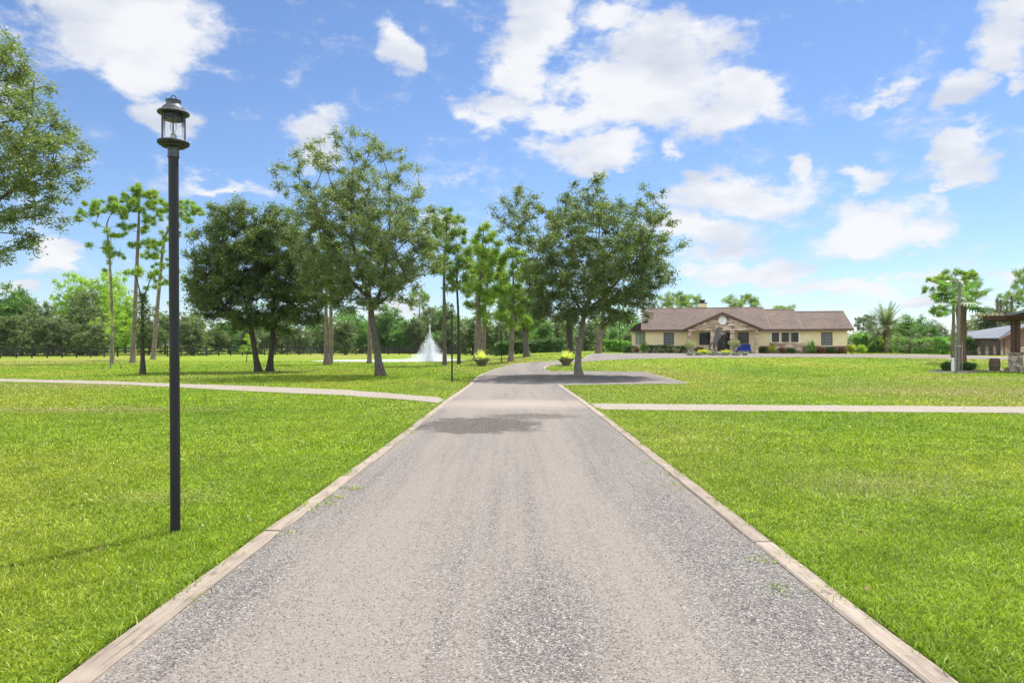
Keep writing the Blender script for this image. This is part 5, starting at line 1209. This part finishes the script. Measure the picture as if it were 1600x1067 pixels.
# blue cushioned bench on the porch
M['blue'] = simple('blue_fabric', (.015,.05,.30), .8, .25, 5)
M['wood_lt'] = simple('bench_wood', (.45,.36,.24), .7, .2, 6)
sb = hs(1162, TP+.7); bn = empty('bench', onhouse(sb, TP+.9, .03), -TH); tag(bn, 'bench covered in blue cloth on the porch, right of the entrance', 'bench')
q = MB(); q.box(-.72,.72,-.3,.3,.22,.5); q.build('seat', M['blue'], bn, bevel=.04); q = MB(); q.box(-.72,.72,.2,.32,.5,.92); q.build('backrest', M['blue'], bn, bevel=.04)
q = MB(); q.box(-.76,.76,.19,.33,.93,.97); q.build('top_rail', M['wood_lt'], bn)
for sx in (-.7, .7):
    for sy in (-.26, .26): q = MB(); q.box(sx-.03, sx+.03, sy-.03, sy+.03, 0, .215); q.build('leg', M['dark_frame'], bn)
# rearing horse statue on the planted island
HB = G(1118, 554.4); st = empty('horse_statue', (HB[0], HB[1], HB[2])); tag(st, 'dark bronze statue of a rearing horse facing right, in the flower bed before the entrance', 'statue')
M['bronze'] = simple('bronze', (.10,.095,.085), .5, .35, 5, .35)
M['bronze_lt'] = M['bronze']
K = HB[1]/F/ (1/171*1.0) * (1/171) * 15.0 / 15.0
S_ = HB[1]/F*15/171*11.43/15*1.0   # metres per zoom pixel (11.43 px per photo px)
S_ = HB[1]/F/11.43
def hp(u, v, y=0): return ((u-640)*S_, y, (790-v)*S_+.25)
def skin(name, verts, edges, rad, mat, parent, sub=2):
    me = bpy.data.meshes.new(name); me.from_pydata(verts, edges, []); o = link(name, me, mat, parent)
    sk = o.modifiers.new('skin', 'SKIN'); sk.use_smooth_shade = True
    for i_, r_ in enumerate(rad):
        rr_ = r_ if isinstance(r_, tuple) else (r_, r_); me.skin_vertices[0].data[i_].radius = rr_
    me.skin_vertices[0].data[0].use_root = True
    sm = o.modifiers.new('sub', 'SUBSURF'); sm.levels = sub; sm.render_levels = sub
    return o
V_ = []; E_ = []; Rr = []
def chain(pts, start=None):
    prev = start
    for (u, v, y, r) in pts:
        V_.append(hp(u, v, y)); Rr.append(r); k = len(V_)-1
        if prev is not None: E_.append((prev, k))
        prev = k
    return prev
hip = chain([(602, 632, 0, (.27,.25))]); mid = chain([(645, 575, 0, (.25,.27))], hip); chest = chain([(690, 505, 0, (.27,.26))], mid)
neck = chain([(692, 440, 0, (.15,.21)), (686, 388, 0, (.12,.17)), (702, 348, 0, (.10,.12))], chest)
chain([(728, 362, 0, (.085,.10)), (752, 392, 0, (.055,.06)), (760, 404, 0, .045)], neck)
for sy, dx in ((.13, 0), (-.13, -28)):
    chain([(640+dx, 668, sy*1.2, .16), (618+dx, 712, sy*1.2, .065), (648+dx, 762, sy*1.2, .045), (660+dx, 786, sy*1.2, .06)], hip)
chain([(742, 455, .14, .10), (790, 418, .14, .06), (835, 470, .14, .04), (862, 515, .14, .035), (872, 528, .14, .05)], chest)
chain([(748, 478, -.14, .10), (792, 462, -.14, .06), (790, 520, -.14, .038), (778, 545, -.14, .05)], chest)
body = skin('body', V_, E_, Rr, M['bronze'], st)
q = MB()
for sy in (-.05, .05): q.prism([((690-640)*S_, (790-345)*S_+.25), ((700-640)*S_, (790-318)*S_+.25), ((708-640)*S_, (790-342)*S_+.25)], sy-.02, sy+.02, 'y')
q.build('ear', M['bronze'], st)
q = MB(); pr = random.Random(4)
for k in range(9):
    u = 676-k*1.2; v = 350+k*13; q.tube([hp(u+12, v, 0), hp(u-8, v+6, pr.uniform(-.05,.05)), hp(u-22, v+26, pr.uniform(-.06,.06))], [.06,.055,.01], 6)
q.build('mane', M['bronze'], st, True)
V_, E_, Rr = [], [], []; chain([(590, 615, 0, .07), (560, 640, 0, .1), (540, 690, 0, .11), (528, 740, 0, .07), (522, 770, 0, .03)]); skin('tail', V_, E_, Rr, M['bronze'], st)
q = MB(); q.lathe([(.55,-.1),(.6,.1),(.5,.22),(.3,.3)], 14); q.build('rock_base', M['bowl'], st)
# flower bed of the statue
shrub('flower_clump', 'bright yellow-green flowering clump left of the horse statue', 1100, 554.2, 21, 8, 'yellow', .1, 70, 34, .22, 31, 'flower bed clumps')
shrub('flower_clump', 'bright yellow-green flowering clump right of the horse statue', 1134, 554.2, 19, 7.5, 'yellow', .1, 60, 34, .22, 32, 'flower bed clumps')
for px, w_, lb in ((1078, 13, 'grey-green ground plant at the left tip of the flower bed'), (1092, 16, 'grey-green ground plant in front of the left yellow clump'), (1112, 16, 'grey-green ground plant before the statue base'), (1133, 16, 'grey-green ground plant in front of the right yellow clump'), (1150, 18, 'grey-green ground plant under the pale potted tree'), (1164, 10, 'grey-green ground plant at the right tip of the flower bed')):
    shrub('ground_plant', lb, px, 555.1, w_, 3.6, 'greygreen', .09, 40, 26, .16, int(px), 'flower bed edge plants')
def urn(px, py, label, seed, hpx, mat, group='pale potted trees by the entrance'):
    b_ = G(px, py); k = b_[1]/F; r_ = empty('potted_tree', b_); tag(r_, label, 'potted tree', group); q = MB(); q.lathe([(.2,-.02),(.22,.06),(.12,.12),(.1,.3),(.2,.42),(.3,.62),(.33,.7),(.28,.7),(.24,.6)], 16); q.build('urn', simple('urn_stone', (.32,.3,.26), .9, .2, 6), r_, True)
    q = MB(); q.tube([(0,0,.6),(.02,0,hpx*k*.75)], [.035,.02], 6); q.build('stem', M['bark'], r_)
    rng = np.random.default_rng(seed); att = rng.normal(0, 1, (46, 3)); att /= np.linalg.norm(att, axis=1, keepdims=True); att = att*[.42,.42,.3]+[0,0,hpx*k*.8]
    quads_obj('foliage', leaves(att, .2, 28, .09, rng), M[mat], r_)
urn(1078, 553.6, 'small potted tree with orange-tinted pale leaves at the left end of the entrance', 41, 19, 'pale')
urn(1147.5, 553.8, 'small potted tree with pale green leaves between the statue and the blue bench', 42, 21, 'pale')
# foundation planting
def hh(px, t_): s = hs(px, t_); return onhouse(s, t_)[:2]
hedge('hedge', 'clipped dark green hedge along the left front wall of the house', [hh(1013,-.8), hh(1075,-.8)], .8, .78, 'hedge', 230, .08, 36, .18, 51)
hedge('hedge', 'dark clipped hedge in the corner at the far left end of the house', [hh(974,.2), hh(992,.2)], .9, .75, 'hedge', 80, .09, 36, .2, 52)
def fs(name, label, px, t_, wm, hm, mat, seed, size=.09, grp='shrubs along the house front'):
    x, y = hh(px, t_); rng = np.random.default_rng(seed); root = empty(name, (x, y, float(zt(x, y)))); tag(root, label, 'shrub', grp); n = int(max(16, 60*wm*hm)); d = rng.normal(0, 1, (n, 3)); d /= np.linalg.norm(d, axis=1, keepdims=True)
    P_ = d*rng.uniform(.4, 1, (n, 1))*[wm/2*.8, wm/2*.7, hm/2*.85]+[0, 0, hm/2]; quads_obj('foliage', leaves(P_, .18, 34, size, rng, aspect=.55, droop=-.1), M[mat], root)
    S = MB(); 
    for i_ in range(4): S.tube([(0,0,-.05), (rng.uniform(-.2,.2)*wm, 0, hm*.7)], [.02,.008], 4)
    S.build('stem', M['bark_dark'], root)
fs('shrub', 'ball-shaped green shrub at the left front corner of the house', 1006.5, -1.0, 1.25, 1.2, 'hedge_light', 61, .08)
fs('shrub', 'reddish shrub between the house corner hedge and the ball-shaped shrub', 994, -.6, .9, .65, 'red', 62)
fs('shrub', 'reddish-brown shrub on the porch under the left entrance window', 1092, -1.6, 1.3, .7, 'red', 63)
fs('shrub', 'dark green shrub right beside the rightmost stone pillar', 1192, -.8, 1.0, .75, 'hedge', 64)
fs('shrub', 'yellow and orange shrub under the first of the three windows', 1208, -.9, .95, .85, 'yellow', 65)
fs('shrub', 'reddish shrub under the middle of the three windows', 1221, -.8, .9, .75, 'red', 66)
fs('shrub', 'dark green shrub under the third of the three windows', 1236, -.8, 1.2, .7, 'hedge', 67)
fs('shrub', 'reddish low shrub between the spiky palm shrub and the wide window', 1282, -.8, 1.1, .65, 'red', 68)
fs('shrub', 'green low shrub under the right part of the wide window', 1298, -.8, 1.3, .7, 'hedge', 69)
fs('shrub', 'low red-green shrub near the right end of the house', 1314, -.8, 1.0, .65, 'red', 70)
fs('shrub', 'yellow-green shrub just beyond the right corner of the house', 1330, -1.0, 1.2, 1.05, 'yellow', 71)
fs('shrub', 'second yellow-green rounded shrub, further right of the house corner', 1347, -1.2, 1.2, .95, 'lime', 72)
def spiky(name, label, base, L_, n, w_, mat, seed, z0=.1, trunk=None, cat='shrub'):
    r_ = empty(name, base); tag(r_, label, cat); rng = np.random.default_rng(seed)
    quads_obj('fronds', blades_plant((0,0,z0), n, L_, w_, rng, (.25, 1.5), .45, 5, .05), M[mat], r_)
    q = MB(); q.lathe([(.12,-.05),(.14,.05),(.1,z0+.05)], 10); q.build('stem', M['bark_brown'], r_)
x, y = hh(1267, -1.1); spiky('cycad', 'dark green spiky palm shrub left of the wide window of the house', (x, y, float(zt(x, y))), 1.35, 110, .11, 'green', 73)
# ============================================================ PALMS
def frond(rng, base, a, e, L_, leaf, nl, bend, w=.05, fold=.5):
    Q = []; d = np.array([math.cos(a)*math.cos(e), math.sin(a)*math.cos(e), math.sin(e)]); p = np.array(base, float); side = np.array([-math.sin(a), math.cos(a), 0]); seg = 10; pts = [p]
    for s in range(seg):
        d = d+np.array([0, 0, -bend/seg]); d /= np.linalg.norm(d); p = p+d*L_/seg; pts.append(p)
    for s in range(seg):
        ww = .05*(1-s/seg)+.015; Q.append([pts[s]-side*ww/2, pts[s]+side*ww/2, pts[s+1]+side*ww/2, pts[s+1]-side*ww/2])
    for k in range(nl):
        f_ = .12+.88*(k+.5)/nl; s = min(seg-1, int(f_*seg)); q = pts[s]+(pts[s+1]-pts[s])*(f_*seg-s); dd = pts[s+1]-pts[s]; dd = dd/np.linalg.norm(dd); ll = leaf*math.sin(math.pi*min(1, .15+f_*.85))**.6
        for sg in (-1, 1):
            v = side*sg*.8+dd*.55+np.array([0, 0, fold*.4-.35*rng.random()]); v /= np.linalg.norm(v); t_ = np.cross(v, dd); t_ /= np.linalg.norm(t_)+1e-9; e_ = q+v*ll*rng.uniform(.8, 1.1)
            Q.append([q-dd*w/2, q+dd*w/2, e_+dd*w*.1, e_-dd*w*.1])
    return Q
T = PX(1385, 552.2, 78.0); pm = empty('date_palm', T.base); tag(pm, 'date palm with arching feathery fronds right of the house', 'palm tree'); rng = np.random.default_rng(8)
q = MB(); H_ = T(1386, 512)[2]; q.tube([(0,0,-.1),(.02,0,.4),(0,0,H_*.5),(.05,0,H_*.55),(.05,0,H_*.95),(.05,0,H_+.15)], [.26,.2,.19,.36,.42,.3], 14, bump=.25, rng=random.Random(2)); q.build('trunk', M['bark_brown'], pm, True)
Q = []
for k in range(60):
    e = R(rng.uniform(-35, 84)); Q += frond(rng, (.05, 0, H_), rng.uniform(0, 6.283), e, 3.0*rng.uniform(.8, 1.1), .5, 30, .75 if e > .3 else .5, .07)
quads_obj('crown', np.array(Q), M['oak_dull'], pm)
# fan palm with skirted trunk behind the utility pole
T = PX(1502, 577.5); fp = empty('fan_palm', T.base); tag(fp, 'tall fan palm with shaggy brown trunk right behind the utility pole', 'palm tree'); rng = np.random.default_rng(14); H_ = T(1502, 468)[2]
q = MB(); q.tube([(.1,0,-.1),(.1,0,.5),(.05,0,H_*.45),(.02,0,H_*.6),(0,0,H_*.85),(0,0,H_)], [.26,.2,.16,.22,.26,.16], 14, bump=.5, rng=random.Random(3)); q.build('trunk', M['bark_brown'], fp, True)
Q = []
def fan(rng, c, a, e, stem, rad, nb):
    Q = []; d = np.array([math.cos(a)*math.cos(e), math.sin(a)*math.cos(e), math.sin(e)]); side = np.array([-math.sin(a), math.cos(a), 0]); up = np.cross(side, d); c = np.array(c, float); q = c+d*stem; Q.append([c-side*.02, c+side*.02, q+side*.015, q-side*.015])
    for k in range(nb):
        th = (k/(nb-1)-.5)*R(230); v = d*math.cos(th)+side*math.sin(th)*1.0; v = v+np.array([0, 0, -.12]); pl = side*math.cos(th)-d*math.sin(th); m1 = q+v*rad*.55; e1 = q+v*rad*rng.uniform(.85, 1.05)+np.array([0, 0, -.22*rad*rng.random()])
        Q.append([q, m1-pl*rad*.055, e1, m1+pl*rad*.055])
    return Q
for k in range(34): Q += fan(rng, (0, 0, H_+rng.uniform(-.3, .2)), rng.uniform(0, 6.283), R(rng.uniform(-30, 80)), rng.uniform(.7, 1.3), rng.uniform(.7, .95), 17)
quads_obj('crown', np.array(Q), M['green'], fp)
Q = []
for k in range(40): Q += fan(rng, (0, 0, rng.uniform(H_*.6, H_*.92)), rng.uniform(0, 6.283), R(rng.uniform(-84, -70)), .2, .32, 9)
quads_obj('dead_skirt', np.array(Q), M['red'], fp)
for px, w_, lb in ((1466+14, 12, 'low glossy green bush at the foot of the utility pole, left side'), (1512, 20, 'low glossy green bush at the foot of the fan palm')):
    shrub('shrub', lb, px, 579, w_+6, 13, 'hedge', .09, 90, 44, .2, px, 'bushes at the palm foot')
sheet('mulch_bed', [G(*p)[:2] for p in ((1447,580.5),(1462,577.5),(1500,577),(1530,578.5),(1540,582),(1500,583.5),(1460,583))], M['mulch'], .02, .6)
# pine behind the utility pole
T = PX(1489, 568, 50.0)
pine('pine_tree', 'open-crowned pine behind the utility pole, left of the fan palm', T, [[(1489,573,.2,0),(1489,540,.17,0),(1490,490,.13,0),(1489,450,.09,0),(1487,428,.03,0)]],
 [(1487,424,8),(1478,430,8),(1470,435,7),(1463,440,7),(1455,447,6),(1449,453,4,.7),(1470,448,7,.8),(1480,444,7),(1495,440,8),(1508,432,9),(1517,430,7),(1521,440,7),(1526,458,6),(1518,462,6,.8),(1512,450,8),(1500,452,8),(1465,462,6,.8),(1476,468,7),(1485,478,6),(1468,480,6),(1462,490,6,.8),(1478,488,6),(1500,470,7),(1530,460,4,.8),(1455,487,4,.8)],
 .36, .3, 60, .04, 'needle', 'bark_pine', 301)
# tree in the lawn right of the date palm, bamboo behind
T = PX(1421, 555.5, 66)
broad('small_tree', 'small spreading tree with low crown in front of the bamboo clump', T, [[(1421,556,.12,0),(1421,546,.1,0),(1422,535,.07,0),(1422,522,.03,0)],[(1421,545,.07,0),(1410,536,.05,.2),(1398,530,.02,.3)],[(1421,544,.07,0),(1434,536,.05,-.2),(1446,532,.02,-.3)]],
 [(1422,522,9),(1410,528,10),(1434,528,11),(1398,536,9),(1446,536,9),(1388,542,5),(1455,540,6),(1420,538,12),(1405,542,8),(1438,542,9)], .42, .38, 70, .1, 'oak_dull', 'bark_dark', 302, None, .8, droop=.05, zmin=.6)
def bamboo(px, Y, topy, wpx, label, seed):
    b_ = at(px, Y); k = Y/F; r_ = empty('bamboo_clump', b_); tag(r_, label, 'bamboo', 'bamboo clumps right of the house'); rng = np.random.default_rng(seed); H_ = (HY-topy)*k+CAMH-b_[2]; W = wpx*k/2; q = MB(); A_ = []
    for i_ in range(26):
        a = rng.uniform(0, 6.283); u = rng.random()**.6; hh_ = H_*rng.uniform(.72, 1.0)*(1-.25*u); p = [(math.cos(a)*.5*u*W*f_+math.cos(a)*W*u*f_**2.2, math.sin(a)*.5*u*W*f_+math.sin(a)*W*u*f_**2.2, hh_*f_*(1-.12*f_*f_*u)) for f_ in np.linspace(0, 1, 7)]
        q.tube(p, [.035*(1-.8*f_) for f_ in np.linspace(0, 1, 7)], 5)
        for f_ in rng.uniform(.2, 1, 13): j_ = min(5, int(f_*6)); g2 = f_*6-j_; A_.append([p[j_][m_]+(p[j_+1][m_]-p[j_][m_])*g2+rng.normal(0, .15) for m_ in range(3)])
    q.build('stem', M['hedge_light'], r_); quads_obj('foliage', leaves(np.array(A_), .5, 62, .2, rng, aspect=.28, droop=.35), M['green'], r_)
bamboo(1418, 92, 481, 40, 'left plume of bright green bamboo behind the small spreading tree', 1)
bamboo(1437, 93, 484, 34, 'right plume of bright green bamboo behind the small spreading tree', 2)
# ============================================================ UTILITY POLE, METER POST
M['pole_wood'] = simple('grey_pole', (.17,.155,.135), .85, .25, 8, sc=(1,1,.1), bmp=.4)
T = PX(1497, 580.5); up = empty('utility_pole', T.base); tag(up, 'weathered grey wooden light pole with thin arm in front of the fan palm', 'utility pole'); H_ = T(1500, 441)[2]
q = MB(); q.tube([(0,0,-.1),(.03,0,H_*.5),(.1,0,H_)], [.105,.09,.075], 12); q.build('pole', M['pole_wood'], up, True)
q = MB(); q.tube([(.1,-.06,H_-.15),(-.2,-.2,H_+.05),(-.85,-.45,H_+.02)], .022, 8); q.build('arm', M['steel'], up, True)
q = MB(); q.lathe([(.02,.04),(.1,.03),(.16,-.02),(.12,-.06),(.05,-.08)], 12, (-.92,-.47,H_+.0)); q.build('lamp_head', M['steel'], up, True)
q = MB(); q.tube([(-.17,-.05,-.1),(-.17,-.05,1.75)], .025, 6); q.tube([(.16,-.12,-.1),(.16,-.12,1.75)], .022, 6); q.box(-.19,.18,-.1,-.06,1.5,1.56); q.build('conduit', M['steel'], up)
T2 = PX(1488.5, 580.5); q = MB(); q.box(-.06,.06,-.06,.06,-.1,.72); q.box(-.2,.06,-.065,.065,.723,.82); o = link('white_post', q.mesh('white_post'), simple('white_paint', (.72,.72,.7), .6, .06), None, T2.base); tag(o, 'short white post with bent top beside the utility pole', 'post')
# ============================================================ LOG PAVILION (right edge)
M['log'] = simple('log', (.075,.04,.028), .85, .4, 8, sc=(1,1,1), bmp=.5)
M['log_end'] = simple('log_end', (.42,.35,.25), .85, .35, 9)
M['metal_roof'] = simple('metal_roof', (.15,.165,.19), .85, .15, 3, 0)
for nd_ in M['metal_roof'].node_tree.nodes:
    if nd_.type == 'BSDF_PRINCIPLED': nd_.inputs['Specular IOR Level'].default_value = .15
PB = G(1587, 580.6); k = PB[1]/F; pv = empty('log_pavilion', PB); tag(pv, 'rustic log pavilion with flat log canopy and metal roof at the right edge', 'pavilion')
KP = PB[1]/F
def pz(py): return (HY-py)*KP+CAMH-PB[2]
PYAW = R(36.4); pv.rotation_euler = (0, 0, -PYAW); pc_, ps_ = math.cos(PYAW), math.sin(PYAW)
def pxx(px, t=-.8):
    kk = (px-CX)/F; return (kk*(PB[1]+t*pc_)-PB[0]-t*ps_)/(pc_+kk*ps_)
m, t, b, o = newmat('pillar_stone'); M['pstone'] = m
v_ = tex(t, 'voronoi', 3.4); v2_ = tex(t, 'voronoi', 3.4); v2_.feature = 'DISTANCE_TO_EDGE'
sepc = t.nodes.new('ShaderNodeSeparateColor'); t.links.new(v_.outputs['Color'], sepc.inputs[0]); c = ramp(t, sepc.outputs[0], [(0,(.2,.15,.12)),(.5,(.33,.27,.21)),(1,(.42,.37,.3))]); c = mixc(t, ramp(t, v2_.outputs['Distance'], [(.02,(1,1,1)),(.06,(0,0,0))]), c, (.1,.085,.07)); t.links.new(c, b.inputs['Base Color']); b.inputs['Roughness'].default_value = .9
bump(t, b, v2_.outputs['Distance'], .8, .05)
for ox, oy in ((0, 0), (5.2, 0), (0, 4.6), (5.2, 4.6)):
    q = MB(); q.box(ox-.36, ox+.36, oy-.36, oy+.36, -.15, 1.06); q.box(ox-.42, ox+.42, oy-.42, oy+.42, 1.063, 1.14); q.build('stone_pillar', M['pstone'], pv, bevel=.02)
    for a_, b_ in (((-.13, .0), .13), ((.12, .03), .12)): q = MB(); q.tube([(ox+a_[0], oy+a_[1], 1.14), (ox+a_[0]*.9, oy, 2.0), (ox+a_[0]*1.0, oy, pz(500))], b_, 10, bump=.2, rng=random.Random(int(ox*7+oy+10*b_*10))); q.build('log_post', M['log'], pv, True)
zc = pz(500); x0 = pxx(1526)
q = MB()
for yy in (-.1, 2.0):
    q = MB(); q.tube([(x0+.5, yy, zc+.12), (6.2, yy, zc+.14)], .13, 10); q.build('beam', M['log'], pv, True)
# canopy of round logs, their sawn ends showing at the front
q = MB(); q2 = MB(); pr = random.Random(5); n = int((pxx(1574)-x0)/.2)
for i_ in range(n):
    xx = x0+i_*.2; r_ = pr.uniform(.085, .11); yf = -.75+pr.uniform(-.12,.12); q.tube([(xx, yf, zc+.33), (xx+pr.uniform(-.05,.05), 2.4, zc+.36)], r_, 8); q2.tube([(xx, yf-.012, zc+.33), (xx, yf-.003, zc+.33)], r_*.95, 8)
cn = q.build('log_canopy', M['log_end'], pv, True); q2.build('log_end', M['log_end'], cn)
q = MB(); q.box(x0+.3, 6.3, -.6, -.45, zc+.02, zc+.22); q.build('fascia_board', M['log'], pv)
# pitched metal roof rising to the right
q = MB(); xr = pxx(1572); ze = pz(491.5); zt_ = pz(478); q.prism([(xr, ze), (xr+3.4, zt_+.1), (xr+6.8, ze), (xr+6.8, ze-.1), (xr+3.4, zt_), (xr, ze-.1)], -1.0, 5.6, 'y')
for i_ in range(14):
    yy = -1.0+i_*.5; q.tube([(xr, yy, ze+.02), (xr+3.4, yy, zt_+.12)], .022, 4)
q.build('metal_roof', M['metal_roof'], pv)
q = MB(); q.box(xr-.1, xr+6.9, -1.0, 5.6, zc+.26, ze-.12); q.build('roof_frame', M['log'], pv)
sheet('pavilion_slab', [G(1540,580.6)[:2], G(1540,577.5)[:2], (G(1540,577.5)[0]+10, G(1540,577.5)[1]), (G(1540,580.6)[0]+10, G(1540,580.6)[1]-.2)], M['path'], .03, .8)
M['barrel'] = simple('barrel_wood', (.12,.075,.045), .7, .35, 10, sc=(1,1,.12))
T = PX(1554, 579.6); r_ = empty('barrel', T.base); tag(r_, 'old wooden barrel left of the stone pillar of the pavilion', 'barrel'); H_ = .76; q = MB(); q.lathe([(.22,0),(.25,.0),(.285,H_*.3),(.295,H_*.5),(.285,H_*.7),(.25,H_),(.22,H_),(.21,H_-.03)], 22); q.build('staves', M['barrel'], r_, True)
for z_, rr_ in ((.05,.262),(.22,.287),(H_-.22,.287),(H_-.05,.262)): q = MB(); q.lathe([(rr_-.012,-.02),(rr_,-.02),(rr_+.002,.02),(rr_-.012,.02)], 22, (0,0,z_)); q.build('hoop', M['galv_dark'], r_, True)
# bare trunks standing far behind the log canopy
for i_, (px, y0, y1, rr_, lb) in enumerate(((1558,492,466,.15,'thickest bare grey trunk rising behind the log canopy'),(1563,492,468,.14,'bare trunk just right of the thickest one behind the log canopy'),(1573,492,470,.1,'thin bare trunk behind the middle of the canopy end'),(1580,490,462,.12,'tall thin bare trunk behind the pavilion roof'))):
    Y = 112; b_ = at(px, Y); kk = Y/F; q = MB(); h_ = (HY-y1)*kk+CAMH-b_[2]; q.tube([(0,0,-.1),(.1,0,h_*.5),(0,0,h_)], [rr_*1.6, rr_*1.2, rr_], 7, bump=.4, rng=random.Random(i_)); 
    for j_ in range(5): a = random.Random(i_*9+j_).uniform(-1, 1); q.tube([(0,0,h_*(.82+.03*j_)), (a*.5,0,h_*(.84+.03*j_)), (a*.7,0,h_*(.87+.03*j_))], [rr_*.5, rr_*.35, .02], 5)
    o = link('bare_trunk', q.mesh('bare_trunk'), M['bark'], None, b_); tag(o, lb, 'dead tree', 'bare trunks behind the pavilion')
# ============================================================ STABLE
SY = 88.0; SB = at(1520, SY); k = SY/F; stb = empty('stable', SB); tag(stb, 'brick stable with grey metal roof and four dark stall doors, behind the pavilion', 'stable')
KS = SY/F; SYAW = R(30); stb.rotation_euler = (0, 0, -SYAW); sc_, ss_ = math.cos(SYAW), math.sin(SYAW)
def sz(py): return (HY-py)*KS+CAMH-SB[2]
def sx(px, t=0):
    kk = (px-CX)/F; return (kk*(SY+t*sc_)-SB[0]-t*ss_)/(sc_+kk*ss_)
SW = sx(1562); ev_ = sz(528.5)
q = MB(); q.box(0, SW, 0, 9, -.3, ev_); q.build('wall', M['brick'], stb)
q = MB(); q.prism([(SW+.003, -.3), (sx(1660), -.3), (sx(1660), ev_), (sx(1612), sz(505)), (SW+.003, ev_)], -.6, 9, 'y'); q.build('gable_wall', M['brick'], stb)
q = MB()
for a_, b_ in ((1519.8,1521),(1526.5,1532),(1539,1544.5),(1551.5,1556)): q.box(sx(a_), sx(b_), -.14, -.003, -.3, sz(541.5))
q.box(SW+.05, sx(1640), -.72, -.603, -.3, sz(541.5)); q.build('stone_base', M['stone'], stb)
for a_, b_ in ((1521,1526),(1532.5,1538.5),(1545,1550.5),(1556.5,1561)):
    q = MB(); x0_, x1_ = sx(a_), sx(b_); q.box(x0_, x1_, -.05, -.003, .02, sz(531.5)); f = q.build('door', M['pane'], stb); q = MB(); q.box(x0_-.09, x0_-.003, -.09, -.003, 0, sz(530.6)); q.box(x1_+.003, x1_+.09, -.09, -.003, 0, sz(530.6)); q.box(x0_-.002, x1_+.002, -.09, -.003, sz(531.5)+.003, sz(530.6)); q.build('door_frame', M['fascia'], f)
q = MB(); q.box(sx(1567), sx(1569), -.75, -.603, 0, sz(531)); q.build('post', M['fascia'], stb)
q = MB(); q.add([(-.9,-1.1,ev_-.02),(SW+.2,-1.1,ev_+.05),(SW+.4,-1.3,ev_+.05),(sx(1612),-1.3,sz(503.5)),(sx(1612),9.5,sz(503.5)),(sx(1566),5.0,sz(506)),(-.9,5.0,ev_+.35)], [])
q = MB()
# main roof slope: low at left eave, rising right to the ridge
V = [(sx(1512), -.9, ev_+.0), (SW+.3, -.9, ev_+.03), (sx(1612), -.9, sz(503.5)), (sx(1612), 9.6, sz(503.5)+.0), (sx(1571), 5.0, sz(505.5)), (sx(1571), 9.6, sz(505.5))]
top = [(sx(1512), -.9, ev_), (SW-.3, -.9, ev_), (sx(1575)+.35, 4.6, ev_+2.15), (sx(1536), 9.6, ev_+.1)]
def slab(q, P_, th=.1):
    n = len(P_); q.add([p for p in P_]+[(p[0], p[1], p[2]-th) for p in P_], [tuple(range(n)), tuple(range(n, 2*n))[::-1]]+[(i_, (i_+n), ((i_+1) % n+n), (i_+1) % n) for i_ in range(n)])
rz_ = sz(506.3+.4)+.15
slab(q, [(sx(1511), -1.0, ev_+.02), (SW-.2, -1.0, ev_+.02), (SW+2.8, 5.2, rz_), (sx(1516), 5.2, ev_+.9)])
q.build('roof', M['metal_roof'], stb)
q = MB(); slab(q, [(SW-.2, -1.3, ev_-.05), (sx(1612), -1.3, sz(505)), (sx(1612), 9.6, sz(505)), (SW-.2, 9.6, ev_-.05)]); slab(q, [(sx(1612)+.003, -1.3, sz(505)), (sx(1662), -1.3, ev_), (sx(1662), 9.6, ev_), (sx(1612)+.003, 9.6, sz(505))]); rf = q.build('gable_roof', M['metal_roof'], stb)
q = MB(); slab(q, [(SW-.2, -1.34, ev_-.06), (sx(1612), -1.34, sz(505)-.01), (sx(1612), -1.303, sz(505)-.01), (SW-.2, -1.303, ev_-.06)], .2); q.build('fascia', simple('cedar', (.3,.18,.1), .8, .2, 4), rf)
b_ = at(1512, 84); q = MB(); q.lathe([(.3,0),(.42,.1),(.46,.35),(.4,.55),(.5,.62),(.5,.66),(.4,.64)], 18); o = link('garden_urn', q.mesh('garden_urn', True), M['galv_dark'], None, b_); tag(o, 'dark garden urn on the grass left of the stable', 'urn')
sheet('apron', [G(*p)[:2] for p in ((1527,555.2),(1540,554.6),(1760,554.4),(1760,557))], M['path'], .02, 2)
for o in bpy.data.objects:
    if o.parent is None and o.type in ('EMPTY', 'MESH') and 'label' not in o and 'kind' not in o: print('UNTAGGED', o.name)
# ============================================================ HAZE
q = MB(); q.box(-330, 330, -60, 330, -2.2, 32)
hz_m = bpy.data.materials.new('haze'); hz_m.use_nodes = True; t = hz_m.node_tree; t.nodes.clear(); out = t.nodes.new('ShaderNodeOutputMaterial'); pvn = t.nodes.new('ShaderNodeVolumePrincipled')
pvn.inputs['Color'].default_value = (.86,.92,1,1); pvn.inputs['Density'].default_value = .00008; pvn.inputs['Anisotropy'].default_value = .2; t.links.new(pvn.outputs[0], out.inputs['Volume'])
tag(q.build('haze', hz_m), kind='stuff')
scene.cycles.volume_bounces = 0
